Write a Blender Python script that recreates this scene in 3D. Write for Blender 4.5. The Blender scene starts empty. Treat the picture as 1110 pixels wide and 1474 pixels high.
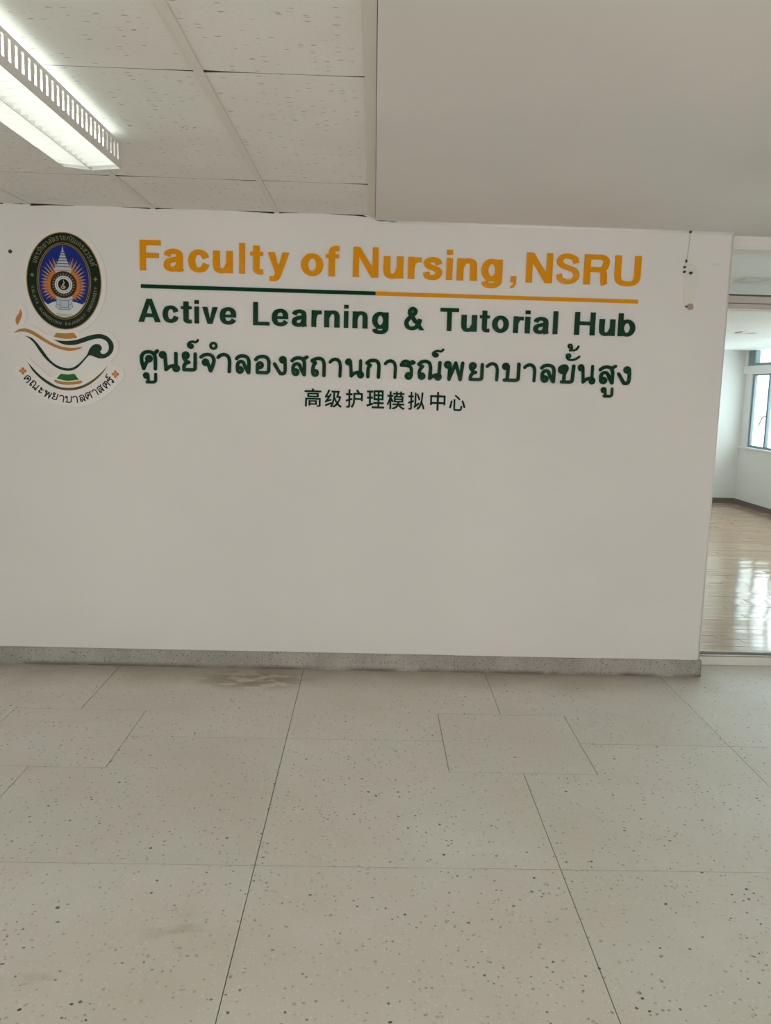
import bpy, bmesh, math, random
from mathutils import Matrix, Vector
random.seed(7)
C = bpy.context.scene.collection
SC = bpy.context.scene
PI = math.pi

# ---------------------------------------------------------------- camera
cam = bpy.data.cameras.new('camera')
cam.sensor_fit = 'VERTICAL'; cam.sensor_height = 24.0
cam.lens = 1195.95 * 24.0 / 1474.0
cam.shift_x = -9.031 / 1474.0; cam.shift_y = -9.867 / 1474.0
cam.clip_start = 0.05; cam.clip_end = 200
cam_ob = bpy.data.objects.new('camera', cam); C.objects.link(cam_ob)
cam_ob.matrix_world = Matrix([[0.999374, -0.0249, -0.025113, 0], [-0.02141, 0.139191, -0.990034, 0], [0.028147, 0.989953, 0.138571, 1.5], [0, 0, 0, 1]])
SC.camera = cam_ob

# ---------------------------------------------------------------- sky
w = bpy.data.worlds.new('sky'); SC.world = w; w.use_nodes = True
bg = w.node_tree.nodes['Background']
bg.inputs['Color'].default_value = (0.84, 0.95, 1.0, 1)
bg.inputs['Strength'].default_value = 9.5

# ---------------------------------------------------------------- daylight and side fills
def area(name, loc, rot, sx, sy, power, col, portal=False):
    l = bpy.data.lights.new(name, 'AREA'); l.shape = 'RECTANGLE'; l.size = sx; l.size_y = sy
    l.energy = power; l.color = col
    if portal: l.cycles.is_portal = True
    o = bpy.data.objects.new(name, l); C.objects.link(o); o.location = loc; o.rotation_euler = rot
    return o
# windows of the corridor behind the camera (they face +Y); the side lamps are unseen fills added to brighten floor and ceiling
area('daylight_corridor_window', (-2.1, -5.45, 1.0), (PI/2, 0, 0), 2.6, 1.3, 74, (0.99, 1.0, 0.99))
area('daylight_corridor_window', (1.9, -5.45, 1.0), (PI/2, 0, 0), 2.6, 1.3, 80, (1.0, 0.975, 0.955))
area('side_fill_light', (-3.95, -2.4, 0.75), (0, -PI/2, 0), 1.1, 3.8, 44, (0.95, 0.99, 1.0))
area('side_fill_light', (3.85, -2.4, 0.75), (0, PI/2, 0), 1.1, 3.8, 62, (1.0, 0.94, 0.89))
# the row of windows of the far room (portals to the sky)
area('sky_portal', (5.47, 8.2, 1.35), (0, PI/2, 0), 1.1, 6.9, 1, (1, 1, 1), True)
area('sky_portal', (5.47, 8.2, 2.07), (0, PI/2, 0), 0.24, 6.9, 1, (1, 1, 1), True)

SC.view_settings.view_transform = 'Standard'
SC.view_settings.look = 'None'
SC.view_settings.gamma = 1.0
SC.view_settings.use_curve_mapping = False
SC.view_settings.exposure = -0.33
SC.cycles.max_bounces = 10; SC.cycles.diffuse_bounces = 6; SC.cycles.transparent_max_bounces = 16
SC.cycles.use_denoising = True
SC.cycles.sample_clamp_indirect = 6.0

# ---------------------------------------------------------------- letter and emblem outlines (wall plane, tenths of a millimetre)
GLYPH = {
'Bก':[[278,986,418,999,500,990,567,973,622,947,662,916,703,867,734,809,770,687,777,552,757,77,740,36,703,7,662,0,622,14,595,41,582,77,601,592,596,660,582,714,556,769,530,796,486,813,432,821,323,815,255,797,236,782,323,721,342,687,346,660,335,619,255,517,237,470,230,77,201,29,174,14,147,9,98,23,63,63,57,90,55,307,61,484,77,552,121,633,121,647,22,714,0,755,0,796,23,836,133,931,201,965]],
'Bข':[[741,985,786,999,827,990,864,958,878,916,846,253,832,142,816,101,772,52,745,33,634,0,206,0,164,14,134,46,124,101,137,137,164,165,237,184,236,377,248,488,151,492,109,506,55,543,24,585,3,640,0,723,54,861,89,902,137,936,206,966,275,982,344,985,399,977,454,953,496,915,537,839,546,750,526,681,463,557,426,460,415,377,416,198,427,179,620,181,648,188,659,198,675,391,699,916,713,958]],
'Bง':[[440,985,513,999,569,990,638,953,683,902,712,832,726,541,723,277,708,180,684,111,652,63,611,29,555,10,458,0,361,11,313,41,14,532,0,583,14,628,55,664,97,670,145,652,169,624,430,193,444,182,513,186,524,194,538,250,546,333,544,597,458,604,416,620,375,650,332,708,316,749,310,791,316,846,339,902,375,945]],
'Bจ':[[300,987,385,999,482,998,551,986,634,956,695,918,738,876,776,821,811,738,829,655,832,585,806,447,749,267,662,47,639,18,606,0,537,0,491,31,477,59,390,322,385,327,315,315,274,320,207,350,174,378,145,419,128,461,122,516,127,558,150,613,177,647,218,680,260,698,315,707,385,695,451,655,485,613,508,558,517,488,578,332,631,488,651,585,643,668,606,753,578,780,537,802,482,816,426,821,343,812,274,793,232,769,135,694,108,682,66,682,38,694,3,738,0,793,25,835,163,939,218,965]],
'Bณ':[[222,827,316,838,415,821,491,786,522,761,549,728,568,693,587,640,608,520,610,432,601,243,689,286,809,316,813,323,834,750,853,780,886,798,919,798,952,780,966,761,973,728,954,279,993,202,999,158,995,125,984,93,952,46,919,21,886,7,842,0,798,6,765,19,726,49,678,123,535,19,491,17,459,38,445,60,440,82,468,443,466,509,456,575,440,629,418,662,371,686,316,695,250,687,187,662,193,651,272,597,284,575,287,553,283,531,272,510,194,421,176,377,169,334,174,328,239,320,272,306,305,279,329,246,343,213,349,169,343,125,329,93,305,60,272,34,228,16,185,11,152,16,108,34,76,60,51,93,35,136,28,180,26,334,44,432,100,542,17,597,0,629,1,662,20,695,97,773,141,800]],
'Bถ':[[291,987,359,998,426,999,506,988,573,969,655,920,699,866,726,813,759,706,771,612,761,90,757,63,744,36,707,7,680,0,640,7,613,24,590,63,597,585,592,652,571,732,542,786,506,808,453,821,359,823,279,802,265,791,263,786,306,759,330,732,341,679,325,639,239,525,224,478,216,411,225,396,292,390,339,371,375,344,409,304,433,251,439,197,432,143,415,103,386,63,346,30,292,7,239,0,185,8,132,33,96,63,61,117,42,197,40,371,46,465,70,572,122,665,21,732,0,773,0,813,25,855,132,924,212,963],[225,216,217,197,225,181,239,175,259,184,265,197,252,219,239,222]],
'Bน':[[117,973,193,985,232,979,270,963,320,921,364,844,412,296,476,332,553,363,630,382,707,385,716,394,720,907,746,945,785,963,823,961,862,936,878,908,883,883,883,368,889,355,945,317,975,278,991,239,999,188,992,137,978,100,939,49,888,16,823,0,772,4,720,24,682,53,648,98,633,137,626,201,617,208,515,162,373,42,347,34,309,36,268,59,251,85,245,111,250,149,216,612,206,623,129,629,83,651,31,703,4,767,0,805,5,844,25,895,64,941]],
'Bบ':[[802,985,842,999,884,992,925,958,939,916,935,267,925,157,902,101,842,43,732,1,138,0,86,18,62,46,52,74,54,115,68,143,110,174,199,184,217,571,215,585,207,590,152,595,96,616,55,649,27,685,6,737,0,792,6,833,30,889,55,921,96,954,138,972,179,979,248,974,290,956,331,926,388,847,404,806,382,184,704,180,746,196,751,212,760,916,774,958]],
'Bพ':[[128,968,199,982,252,974,305,948,332,928,364,889,387,836,393,796,385,617,504,929,531,955,557,966,597,966,623,955,657,915,769,541,783,526,833,915,862,952,902,968,942,963,982,934,997,902,999,875,902,80,888,40,862,14,836,2,796,2,756,24,736,53,570,604,557,585,349,40,318,11,279,0,239,9,212,29,197,53,190,80,206,584,146,595,106,610,54,650,13,716,0,783,7,836,30,889,66,932],[186,805,173,783,180,769,199,762,212,767,216,796,199,808]],
'Bย':[[130,986,202,999,256,991,310,965,337,944,369,905,396,837,400,797,392,743,375,702,345,662,296,624,258,608,296,575,406,527,429,500,440,459,432,419,404,386,269,337,230,311,198,243,193,189,202,176,526,176,569,189,577,203,581,324,581,891,607,938,647,961,701,956,728,938,744,918,755,878,757,378,750,176,743,135,728,104,688,55,661,37,553,1,107,0,67,9,31,41,18,81,19,216,28,284,67,382,141,473,67,554,30,621,12,689,0,810,6,851,30,905,67,948],[188,820,176,797,182,783,202,775,215,781,223,797,220,810,202,822]],
'Bร':[[214,987,268,999,335,997,536,927,549,932,565,960,589,981,643,991,737,946,765,920,780,893,786,853,779,826,763,800,737,776,656,742,563,739,556,733,616,669,658,585,677,491,676,371,665,210,632,103,588,49,549,23,509,7,455,0,415,5,345,36,313,63,284,103,267,143,259,197,266,250,281,290,322,344,362,373,402,389,501,398,502,491,492,532,472,572,429,607,375,618,268,629,67,632,27,654,3,692,0,733,6,759,77,893,134,947],[254,816,248,813,268,804,368,800,295,826],[442,216,434,197,442,181,455,175,475,183,481,197,478,210,455,222]],
'Bล':[[258,987,339,999,420,999,501,987,569,968,624,945,678,907,739,824,779,702,790,634,792,553,786,78,770,37,732,7,705,0,651,3,624,17,603,37,449,295,370,499,339,542,284,538,245,512,224,471,216,417,230,409,298,406,339,390,393,352,420,318,443,268,452,214,445,159,422,105,393,68,352,36,298,15,244,9,203,15,149,36,108,68,72,119,45,214,39,390,46,485,66,553,94,605,135,652,189,689,257,713,325,720,393,710,447,683,483,648,519,594,593,404,609,390,610,376,616,566,612,634,582,743,565,770,542,788,447,818,339,822,243,797,148,702,108,681,54,685,13,720,0,756,5,797,21,824,81,890,149,947],[244,233,230,221,229,200,244,187,257,187,272,200,274,214,266,227]],
'Bศ':[[776,986,817,999,855,992,890,961,903,923,897,884,880,859,767,757,796,667,812,489,806,80,791,36,753,5,702,2,663,24,641,68,646,489,636,616,620,680,587,725,536,761,472,782,395,788,319,774,255,747,217,714,188,667,169,604,166,540,191,347,204,344,272,450,275,463,259,501,253,552,261,604,277,642,319,689,383,724,434,731,485,724,523,707,561,678,589,642,609,591,614,552,607,501,583,450,532,399,485,377,421,370,411,361,340,246,261,55,242,25,217,7,191,0,140,11,119,29,104,55,58,208,27,323,5,463,0,565,7,642,25,708,64,786,102,835,153,879,217,913,281,935,395,954,485,949,574,926,651,886,663,891]],
'Bส':[[734,986,785,999,824,986,856,948,862,909,856,883,836,855,712,780,710,768,739,678,752,575,746,86,734,39,708,13,669,0,631,2,592,23,461,266,370,472,347,501,309,509,270,500,244,476,220,433,213,394,219,383,257,386,309,377,347,360,386,330,416,291,436,240,442,188,433,137,416,98,386,60,347,30,309,13,244,4,206,10,154,30,116,60,86,98,52,201,45,356,49,433,71,510,103,567,154,622,219,660,309,676,392,665,450,634,494,587,531,523,566,439,574,433,579,408,585,549,579,626,561,690,540,729,502,762,450,781,373,790,270,768,224,742,129,656,90,643,47,652,13,683,0,729,11,768,133,883,180,911,244,936,335,954,425,956,515,937,592,904],[244,217,229,201,229,188,244,173,257,173,273,188,273,201,257,217]],
'Bอ':[[296,986,402,999,486,998,569,986,638,964,694,936,737,903,781,848,809,792,836,695,847,598,840,195,823,140,798,98,694,7,652,0,166,9,118,29,88,70,83,98,87,473,123,570,153,610,194,644,250,668,305,675,347,670,418,639,452,612,483,570,500,528,509,473,497,403,457,334,408,292,361,272,264,265,264,195,278,188,624,182,662,223,666,612,642,723,624,758,605,778,569,798,513,813,444,820,375,816,305,804,250,786,223,764,152,681,111,659,55,664,28,682,8,709,0,750,12,792,106,903,180,953],[291,491,279,473,281,459,305,445,319,452,327,473,320,487,305,494]],
'Bั':[[110,540,184,558,240,552,302,521,354,466,377,410,376,317,333,239,256,188,296,169,351,161,444,165,611,203,744,280,870,393,907,409,944,406,981,381,996,354,999,317,981,279,870,173,680,58,592,29,462,6,351,0,259,13,166,48,97,95,55,142,26,206,0,317,4,410,27,466,55,502],[184,396,161,373,163,354,184,337,203,340,218,354,220,373,203,394]],
'Bา':[[274,988,333,999,400,999,480,981,533,959,576,934,626,891,663,841,693,777,729,641,734,508,715,81,702,41,666,9,626,0,586,11,560,34,544,67,561,574,538,694,520,741,498,774,440,811,360,827,306,816,240,788,146,704,106,682,53,687,26,704,6,734,0,774,13,813,93,894,170,948]],
'Bู':[[144,778,227,797,303,786,385,740,434,683,465,588,480,228,493,215,721,216,772,247,782,304,791,702,816,740,872,770,929,765,967,740,992,702,999,664,997,304,982,190,943,114,872,54,797,9,759,0,284,0,227,20,196,57,183,114,203,171,255,209,264,228,256,323,160,341,75,391,26,455,0,550,8,626,33,683,75,735]],
'B้':[[126,659,221,681,288,671,355,635,414,570,439,503,465,347,460,280,432,213,444,191,578,209,689,270,756,337,836,503,868,535,913,547,971,525,999,481,999,436,890,217,820,146,724,79,645,43,556,21,288,13,199,0,149,34,132,101,144,146,221,235,132,255,65,299,28,347,0,436,3,503,28,570,65,617],[199,495,177,458,184,436,221,414,243,421,265,458,258,481,221,502]],
'B์':[[833,836,887,858,932,852,976,821,999,770,996,725,942,614,865,532,799,497,710,475,621,480,465,525,323,481,399,466,465,438,510,402,550,348,573,281,573,192,550,126,510,71,421,14,332,0,243,22,155,81,88,101,65,123,8,281,0,370,33,481,117,592,243,673,421,729,510,729,665,683,710,686,754,709]],
'Bํ':[[332,968,500,999,624,983,749,932,843,861,910,780,983,624,999,500,988,406,932,250,861,156,780,89,624,16,500,0,406,11,250,67,156,138,89,219,16,375,0,500,11,593,67,749,156,861,250,932],[406,660,363,624,326,562,314,500,339,406,375,363,437,326,500,314,593,339,636,375,673,437,685,500,660,593,624,636,562,673,500,685]],
'C中':[[381,15,391,1,421,0,482,0,495,15,497,339,753,345,768,337,769,301,783,285,867,286,880,301,879,798,858,810,497,811,495,979,482,999,386,994,376,810,15,810,0,798,3,286,15,279,105,285,109,331,120,345,376,343],[120,453,109,467,109,572,109,693,120,704,376,701,376,454],[497,458,497,697,753,703,768,695,768,460,753,453]],
'C心':[[327,15,405,1,616,0,676,3,721,16,757,45,781,90,808,270,796,289,721,324,706,318,691,164,676,121,661,109,390,109,379,120,376,150,375,676,360,685,285,685,270,682,264,661,265,120,285,49],[80,150,106,150,135,236,201,571,195,588,120,605,105,605,95,586,56,375,0,195,10,180],[897,180,916,178,991,209,999,225,919,480,860,616,841,633,766,605,755,586,834,390],[594,631,616,620,628,631,682,691,677,706,510,852,390,939,375,939,318,886,315,869,480,738]],
'C护':[[59,15,74,6,179,11,224,26,246,45,263,105,264,391,273,406,375,437,392,451,375,537,360,540,269,515,264,526,263,676,375,682,384,691,386,766,375,787,284,788,264,796,264,977,254,998,179,999,159,992,157,796,149,788,29,787,16,766,17,691,29,682,156,676,152,481,14,442,0,421,29,336,149,367,156,360,157,120,149,112,37,105],[357,15,375,0,390,7,471,135,515,270,540,440,840,441,851,436,853,391,868,375,946,375,962,391,959,811,946,818,795,818,780,826,781,841,756,886,675,994,660,995,583,962,583,947,665,826,660,820,450,818,432,811,429,481,415,330,376,195,299,75,304,60],[540,552,540,710,555,717,840,717,853,706,853,556,840,545,555,545]],
'C拟':[[50,15,59,2,73,0,161,5,205,18,231,44,243,103,243,381,337,421,350,440,337,514,323,520,249,497,243,513,245,660,337,670,340,748,329,763,249,766,243,777,243,953,235,970,147,965,143,777,132,765,29,765,14,748,15,675,29,663,132,664,143,645,142,469,15,427,0,411,29,322,132,353,143,337,143,117,132,100,44,100,29,89],[580,15,601,3,691,88,754,176,807,284,909,32,999,73,964,191,853,440,890,704,903,924,895,942,799,939,774,601,737,411,700,308,642,205,520,73],[381,103,396,94,408,103,687,323,662,396,645,407,496,308,492,807,499,832,574,675,631,516,645,510,660,516,719,542,724,557,671,704,589,865,572,875,499,840,484,927,396,927,388,909,388,264,377,220,340,176,338,161]],
'C模':[[147,15,162,1,236,1,252,15,252,431,266,459,296,394,311,380,370,439,383,431,385,397,400,384,578,384,592,371,578,327,325,323,319,312,325,234,519,231,541,223,501,178,444,140,296,89,290,74,340,1,444,29,533,73,608,137,652,204,722,119,786,66,890,14,935,0,949,7,999,74,996,89,860,140,805,178,762,223,771,230,964,231,976,252,976,312,964,327,712,327,697,328,694,341,698,371,712,384,920,390,922,728,834,743,832,787,845,804,964,804,978,817,977,891,964,900,845,900,834,906,829,980,771,987,731,980,727,906,712,900,608,900,598,906,593,981,519,987,497,980,489,901,355,900,341,891,340,817,355,804,489,804,493,787,489,738,400,736,385,728,384,490,370,465,252,668,264,683,355,690,359,772,340,786,257,787,248,980,162,987,151,980,148,787,28,785,17,772,17,698,28,684,132,683,141,668,83,475,0,297,41,223,58,212,88,253,132,351,145,356,147,387],[489,472,486,505,504,517,801,517,819,505,816,472],[489,605,486,639,504,647,801,647,818,639,819,609,801,603],[608,736,596,757,602,802,727,802,727,742]],
'C理':[[386,0,980,0,995,7,999,89,980,101,728,101,721,119,728,215,951,216,961,223,964,297,951,316,743,316,721,327,728,409,936,409,946,416,949,892,936,905,401,905,387,892,390,416,401,409,609,405,612,327,594,316,386,316,374,297,375,223,386,216,594,216,609,212,612,193,609,102,326,102,297,93,297,9,311,0],[19,89,29,75,44,76,348,178,372,193,364,268,355,282,341,288,252,258,244,268,248,476,341,481,350,505,350,565,342,580,252,582,244,595,245,773,363,788,365,862,356,881,14,877,14,786,133,780,140,773,140,595,133,583,29,580,21,550,22,491,29,481,137,476,138,223,5,178,0,164],[490,511,490,611,612,609,618,520,609,507],[728,506,715,520,721,609,839,609,845,520,832,506],[490,710,490,805,615,803,618,714,609,704],[728,704,716,714,718,803,842,803,844,714,832,704]],
'C级':[[369,13,400,1,445,64,460,65,519,0,534,0,623,53,742,147,841,57,935,2,999,72,994,92,890,156,806,236,896,399,935,505,959,607,905,635,799,636,870,904,861,917,400,918,385,909,385,825,400,816,489,816,498,800,469,473,415,254,400,262,388,295,371,295,12,161,29,80,44,65,371,189,382,176,310,57],[475,92,466,102,521,236,564,406,669,236,578,153],[31,280,44,267,133,303,385,381,396,399,391,458,382,473,237,437,224,443,369,651,405,711,401,725,326,769,311,759,252,655,178,645,157,651,237,786,309,933,296,955,222,987,210,978,153,844,89,725,0,607,29,528,163,547,169,532,61,399,7,354],[727,332,655,458,596,607,608,816,732,815,730,785,661,547,682,537,834,532,767,369,742,326]],
'C高':[[39,15,60,0,135,1,145,15,150,393,810,390,811,105,796,96,706,97,691,93,688,75,721,8,826,9,886,24,908,45,918,75,918,480,886,488,45,485],[233,75,255,61,330,64,345,113,706,118,706,354,691,360,240,357,233,345],[345,203,338,225,345,271,601,271,609,255,609,210,601,202],[162,526,180,517,796,518,806,541,804,751,781,759,165,754],[270,612,269,661,285,671,676,671,694,661,694,616,676,605,285,605],[2,796,15,788,931,788,951,796,953,871,946,884,931,887,555,887,540,899,495,999,405,976,422,901,420,891,405,887,15,887,0,871]],
'H&':[[291,2,379,0,479,18,549,48,614,95,685,12,906,14,729,237,769,338,797,455,620,510,612,502,592,426,585,417,522,496,507,508,452,591,528,661,557,702,581,767,586,826,569,885,538,927,467,975,391,999,332,998,261,970,214,933,164,873,141,808,140,732,153,679,192,614,114,541,47,461,13,396,0,338,0,273,12,208,31,161,65,108,114,64,161,35,232,12],[290,167,243,184,212,220,200,261,195,320,200,349,212,373,302,474,417,308,443,316,501,243,467,201,414,171,355,162],[338,732,336,797,373,834,397,814,397,808,389,808,381,773,373,761]],
'H,':[[2,0,334,115,502,374,496,999,0,992,0,532,7,520,266,520,287,474,194,286,0,201]],
'HA':[[0,3,218,1,276,201,284,210,596,210,662,0,877,3,542,999,338,999,332,992],[332,370,326,375,331,393,440,764,551,375,548,370]],
'HF':[[0,0,201,0,202,416,632,421,629,583,205,584,201,590,201,830,695,834,702,843,702,993,698,999,2,999]],
'HH':[[0,0,200,0,200,421,207,428,598,428,601,0,802,0,798,998,603,998,598,598,201,600,200,992,195,999,2,998]],
'HL':[[0,0,671,0,671,156,664,161,207,161,201,166,200,992,195,999,3,999,0,992]],
'HN':[[0,0,190,0,190,655,195,665,584,0,802,0,798,998,616,999,611,992,610,329,215,998,2,998]],
'HR':[[540,0,714,70,697,110,692,145,689,331,683,389,667,452,648,493,682,534,706,574,740,679,750,783,746,823,730,870,706,905,664,941,583,982,525,999,3,998,0,35,193,35,194,436,409,438,467,430,482,423,497,307,501,116,512,64],[432,597,194,602,194,836,484,843,531,824,556,806,561,800,556,742,527,621,496,608]],
'HS':[[322,2,408,0,479,12,567,41,637,82,693,137,723,185,745,237,756,308,744,373,720,426,687,473,636,520,555,563,261,665,232,684,206,714,200,732,207,767,226,800,285,828,343,838,426,822,479,799,514,775,530,690,543,657,724,714,698,826,669,873,643,897,567,944,508,968,426,992,373,999,308,999,237,986,185,969,114,934,70,896,36,849,12,790,5,743,11,690,31,643,66,596,114,554,190,513,485,411,517,390,551,343,558,320,557,285,544,249,521,214,473,184,396,163,355,162,296,171,232,199,223,208,179,353,0,285,47,143,96,83,137,55,190,31,255,12]],
'HT':[[289,0,489,0,489,830,777,833,777,999,0,998,1,833,289,830]],
'HU':[[300,2,473,0,566,19,631,49,690,89,725,126,751,166,773,237,787,325,784,998,596,999,589,994,593,337,581,266,567,219,531,188,484,165,420,161,302,166,249,193,218,225,196,337,199,994,191,999,9,999,2,994,0,331,25,202,59,131,114,77,208,23]],
'Ha':[[539,0,776,69,783,78,749,179,744,234,751,639,739,748,723,811,701,857,659,909,612,943,557,969,409,999,316,993,246,977,152,937,87,889,40,818,15,733,246,637,279,725,273,740,285,752,355,781,417,782,480,756,487,664,370,642,238,604,160,572,90,526,41,468,10,390,0,320,9,234,33,171,71,117,105,85,160,53,269,22,355,19,433,29,518,56],[316,233,285,240,266,257,260,288,264,366,285,384,347,409,456,439,487,439,484,390,437,273,417,255,378,239]],
'Hb':[[297,1,370,0,418,10,459,28,529,78,585,149,621,232,640,321,640,422,621,511,603,558,560,629,513,678,459,715,394,737,329,744,252,731,192,706,190,997,3,999,0,13,187,10,192,13,193,37,252,11],[317,165,280,197,250,250,232,315,227,386,238,457,262,517,293,560,317,577,335,580,353,578,373,564,395,540,419,499,443,410,444,339,427,262,396,203,353,165]],
'Hc':[[359,4,432,0,503,10,591,43,654,81,710,133,737,171,800,337,567,432,559,431,549,409,507,274,471,239,440,223,400,220,352,233,320,258,278,377,264,520,287,655,329,750,360,770,416,780,479,754,507,727,541,607,559,580,789,670,793,679,745,814,720,854,678,898,567,967,440,999,376,998,273,976,186,936,130,892,86,838,47,758,16,655,0,544,2,441,24,314,57,218,96,147,138,99,194,58,265,25]],
'He':[[374,4,447,0,518,9,629,49,693,88,728,123,800,234,598,378,525,258,463,224,391,223,344,239,320,258,303,297,278,377,272,408,280,413,804,418,810,472,799,678,783,749,752,821,709,883,653,934,582,974,495,998,399,999,304,982,217,951,139,900,96,852,50,765,16,654,2,559,0,456,16,345,57,218,96,147,140,99,201,56,273,26],[273,580,294,678,328,750,360,766,439,784,471,776,496,757,530,686,542,583]],
'Hf':[[100,0,299,0,299,592,418,598,416,723,302,724,301,831,427,833,428,992,421,995,320,999,266,994,224,982,188,964,144,920,115,867,102,825,99,727,3,724,0,717,0,598,100,592]],
'Hg':[[276,1,380,0,429,12,466,29,543,93,574,137,598,186,609,248,614,334,608,980,411,978,343,997,306,999,269,997,213,983,145,947,108,914,51,835,25,773,9,711,0,625,3,563,20,476,37,427,75,359,110,316,176,260,15,194,12,186,19,161,57,81,98,44,139,23,182,11],[256,173,211,186,222,192,207,251,244,240,306,232,402,248,393,217,355,170],[287,407,255,439,224,501,210,557,206,637,218,711,243,773,276,816,306,829,324,822,344,804,382,736,401,649,401,587,389,520,357,445,318,406]],
'Hi':[[0,0,200,0,200,721,195,728,3,728,0,721],[1,836,199,836,197,998,3,999]],
'Hl':[[0,0,200,0,200,992,195,999,3,999,0,992]],
'Hn':[[0,0,262,0,262,534,340,729,385,764,433,776,466,771,489,753,509,615,507,0,776,0,776,656,760,753,736,826,703,883,652,934,555,981,457,999,352,991,271,966,255,981,3,980]],
'Ho':[[359,1,457,0,521,14,593,46,665,100,713,153,771,248,795,312,819,432,820,559,811,623,780,727,740,806,673,891,617,937,521,984,441,999,362,996,298,983,242,960,152,894,87,814,48,743,16,647,0,543,0,456,16,352,48,256,81,193,150,105,202,62,298,15],[386,222,336,264,295,336,271,424,265,519,280,615,311,695,354,753,386,775,409,780,433,777,461,759,491,727,523,671,554,551,556,456,533,352,492,272,433,221]],
'Hr':[[0,0,275,0,275,528,282,552,332,701,367,745,408,763,560,759,566,973,560,981,383,988,284,967,276,970,268,999,3,998]],
'Hs':[[305,4,387,0,465,9,543,32,606,65,647,98,696,161,727,223,743,278,743,356,727,419,693,482,653,525,567,577,324,666,283,709,272,732,301,759,355,783,387,782,434,767,462,748,455,732,489,633,726,725,695,826,645,900,567,953,434,994,355,999,301,993,222,970,144,931,89,890,55,850,31,803,17,748,18,701,40,631,70,584,136,517,207,474,324,436,457,381,482,356,483,302,459,247,418,222,371,215,293,228,259,247,272,255,246,368,0,302,23,184,67,106,105,72,160,42,230,18]],
'Ht':[[275,3,341,0,438,10,429,181,322,175,304,181,317,188,319,646,435,653,435,780,430,785,321,786,315,999,111,999,106,990,106,793,99,785,3,785,0,653,105,645,104,188,110,143,123,105,149,67,181,38,213,20]],
'Hu':[[272,3,375,0,513,32,521,15,778,19,778,988,771,999,517,996,516,471,420,253,375,226,327,220,287,237,269,398,272,996,5,996,0,407,25,213,58,132,117,64,190,24]],
'Hv':[[298,0,575,0,870,974,870,999,585,999,438,309,290,999,0,999]],
'Hy':[[108,2,203,0,279,18,348,64,399,135,676,984,675,999,460,997,348,519,340,525,224,997,0,997,233,304,217,229,190,175,71,178,62,172,61,9]],
'LA':[[74,0,163,1,178,13,263,252,282,263,608,263,620,252,712,7,860,0,880,15,879,45,536,979,519,997,371,999,344,979,0,30,15,3],[326,428,430,744,445,760,556,430]],
'LB':[[2,15,28,0,474,8,592,50,643,89,681,138,715,237,710,356,666,447,627,490,581,519,637,578,664,623,680,697,677,771,637,876,599,920,548,957,474,986,385,999,28,999,0,979],[177,161,177,424,429,422,488,395,534,341,546,297,543,252,519,208,488,183,399,162],[177,589,177,835,399,835,459,816,490,786,508,742,506,682,483,638,449,608,370,585]],
'LE':[[222,0,608,0,637,15,640,134,623,159,178,161,175,178,178,420,579,424,602,445,603,504,603,564,579,585,178,589,175,831,623,843,634,861,635,964,623,994,30,999,1,979,0,30,15,3,30,0]],
'LG':[[321,14,419,0,506,4,578,20,651,51,721,101,773,159,813,231,836,304,845,506,838,521,810,529,462,529,446,521,438,506,438,405,448,379,665,372,674,361,654,289,622,239,578,200,521,173,419,163,332,184,260,234,202,318,178,390,169,463,181,622,201,680,235,738,274,780,318,809,404,835,506,828,564,802,607,767,680,646,810,643,824,646,838,666,803,781,738,875,651,943,535,988,448,999,361,994,274,970,202,933,140,883,81,810,43,738,15,651,0,535,3,419,23,318,57,231,102,159,173,87,245,42]],
'LH':[[3,15,30,0,119,0,148,0,172,15,178,429,593,430,608,430,616,415,619,15,653,0,771,1,786,12,791,964,778,994,638,998,617,979,616,608,612,593,593,591,178,591,174,979,148,999,12,994,0,964]],
'LI':[[0,0,192,0,192,999,0,999]],
'LJ':[[199,14,321,0,438,25,530,87,586,175,608,307,608,967,591,996,467,999,437,982,435,293,424,234,394,190,335,161,247,168,203,199,183,234,169,366,159,378,27,383,0,366,4,234,42,131,110,58]],
'LK':[[3,15,30,0,119,0,148,0,172,15,176,326,282,436,593,4,742,0,771,13,771,45,406,564,765,949,774,979,762,994,575,994,178,560,174,979,148,999,12,994,0,964]],
'LL':[[2,15,28,0,577,0,607,11,613,30,613,133,592,160,175,163,174,964,162,994,147,999,28,999,0,979]],
'LN':[[3,15,30,0,148,0,172,15,178,701,609,15,638,0,757,0,786,2,800,15,803,964,791,994,653,999,629,979,623,304,193,985,163,999,12,994,0,964]],
'LO':[[321,13,405,0,506,4,593,26,666,63,731,115,790,187,829,260,860,361,872,463,869,578,854,665,815,767,767,843,699,912,622,959,535,989,448,999,361,993,274,969,202,931,142,883,83,810,43,734,14,642,0,535,3,419,23,318,57,232,104,158,173,88,245,42],[361,172,303,198,262,231,196,332,169,463,178,607,217,709,289,790,390,833,492,831,550,811,597,781,638,738,672,680,703,549,695,390,651,280,579,203,477,164]],
'LR':[[623,0,712,0,727,7,738,30,540,401,638,478,673,534,694,594,701,727,684,801,655,861,579,940,460,989,371,999,15,996,0,965,3,15,30,0,163,5,175,30,178,362,341,367,364,356,549,12,564,1],[178,531,178,835,401,835,460,816,497,787,520,742,528,668,516,608,482,564,445,543,386,530]],
'LS':[[235,13,315,0,402,0,474,10,546,34,604,67,655,114,693,172,713,230,720,302,708,374,678,432,640,476,532,541,257,630,214,661,194,692,194,750,228,802,286,833,358,843,431,835,488,807,526,765,544,707,561,698,676,698,699,707,706,736,695,794,649,880,575,945,474,988,329,999,257,988,185,962,127,927,84,886,50,837,29,779,22,721,30,649,54,591,98,539,214,470,488,382,532,350,550,317,547,259,517,211,460,175,373,158,301,163,228,192,190,230,156,312,26,315,1,302,0,259,14,201,64,114,141,50]],
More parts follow.
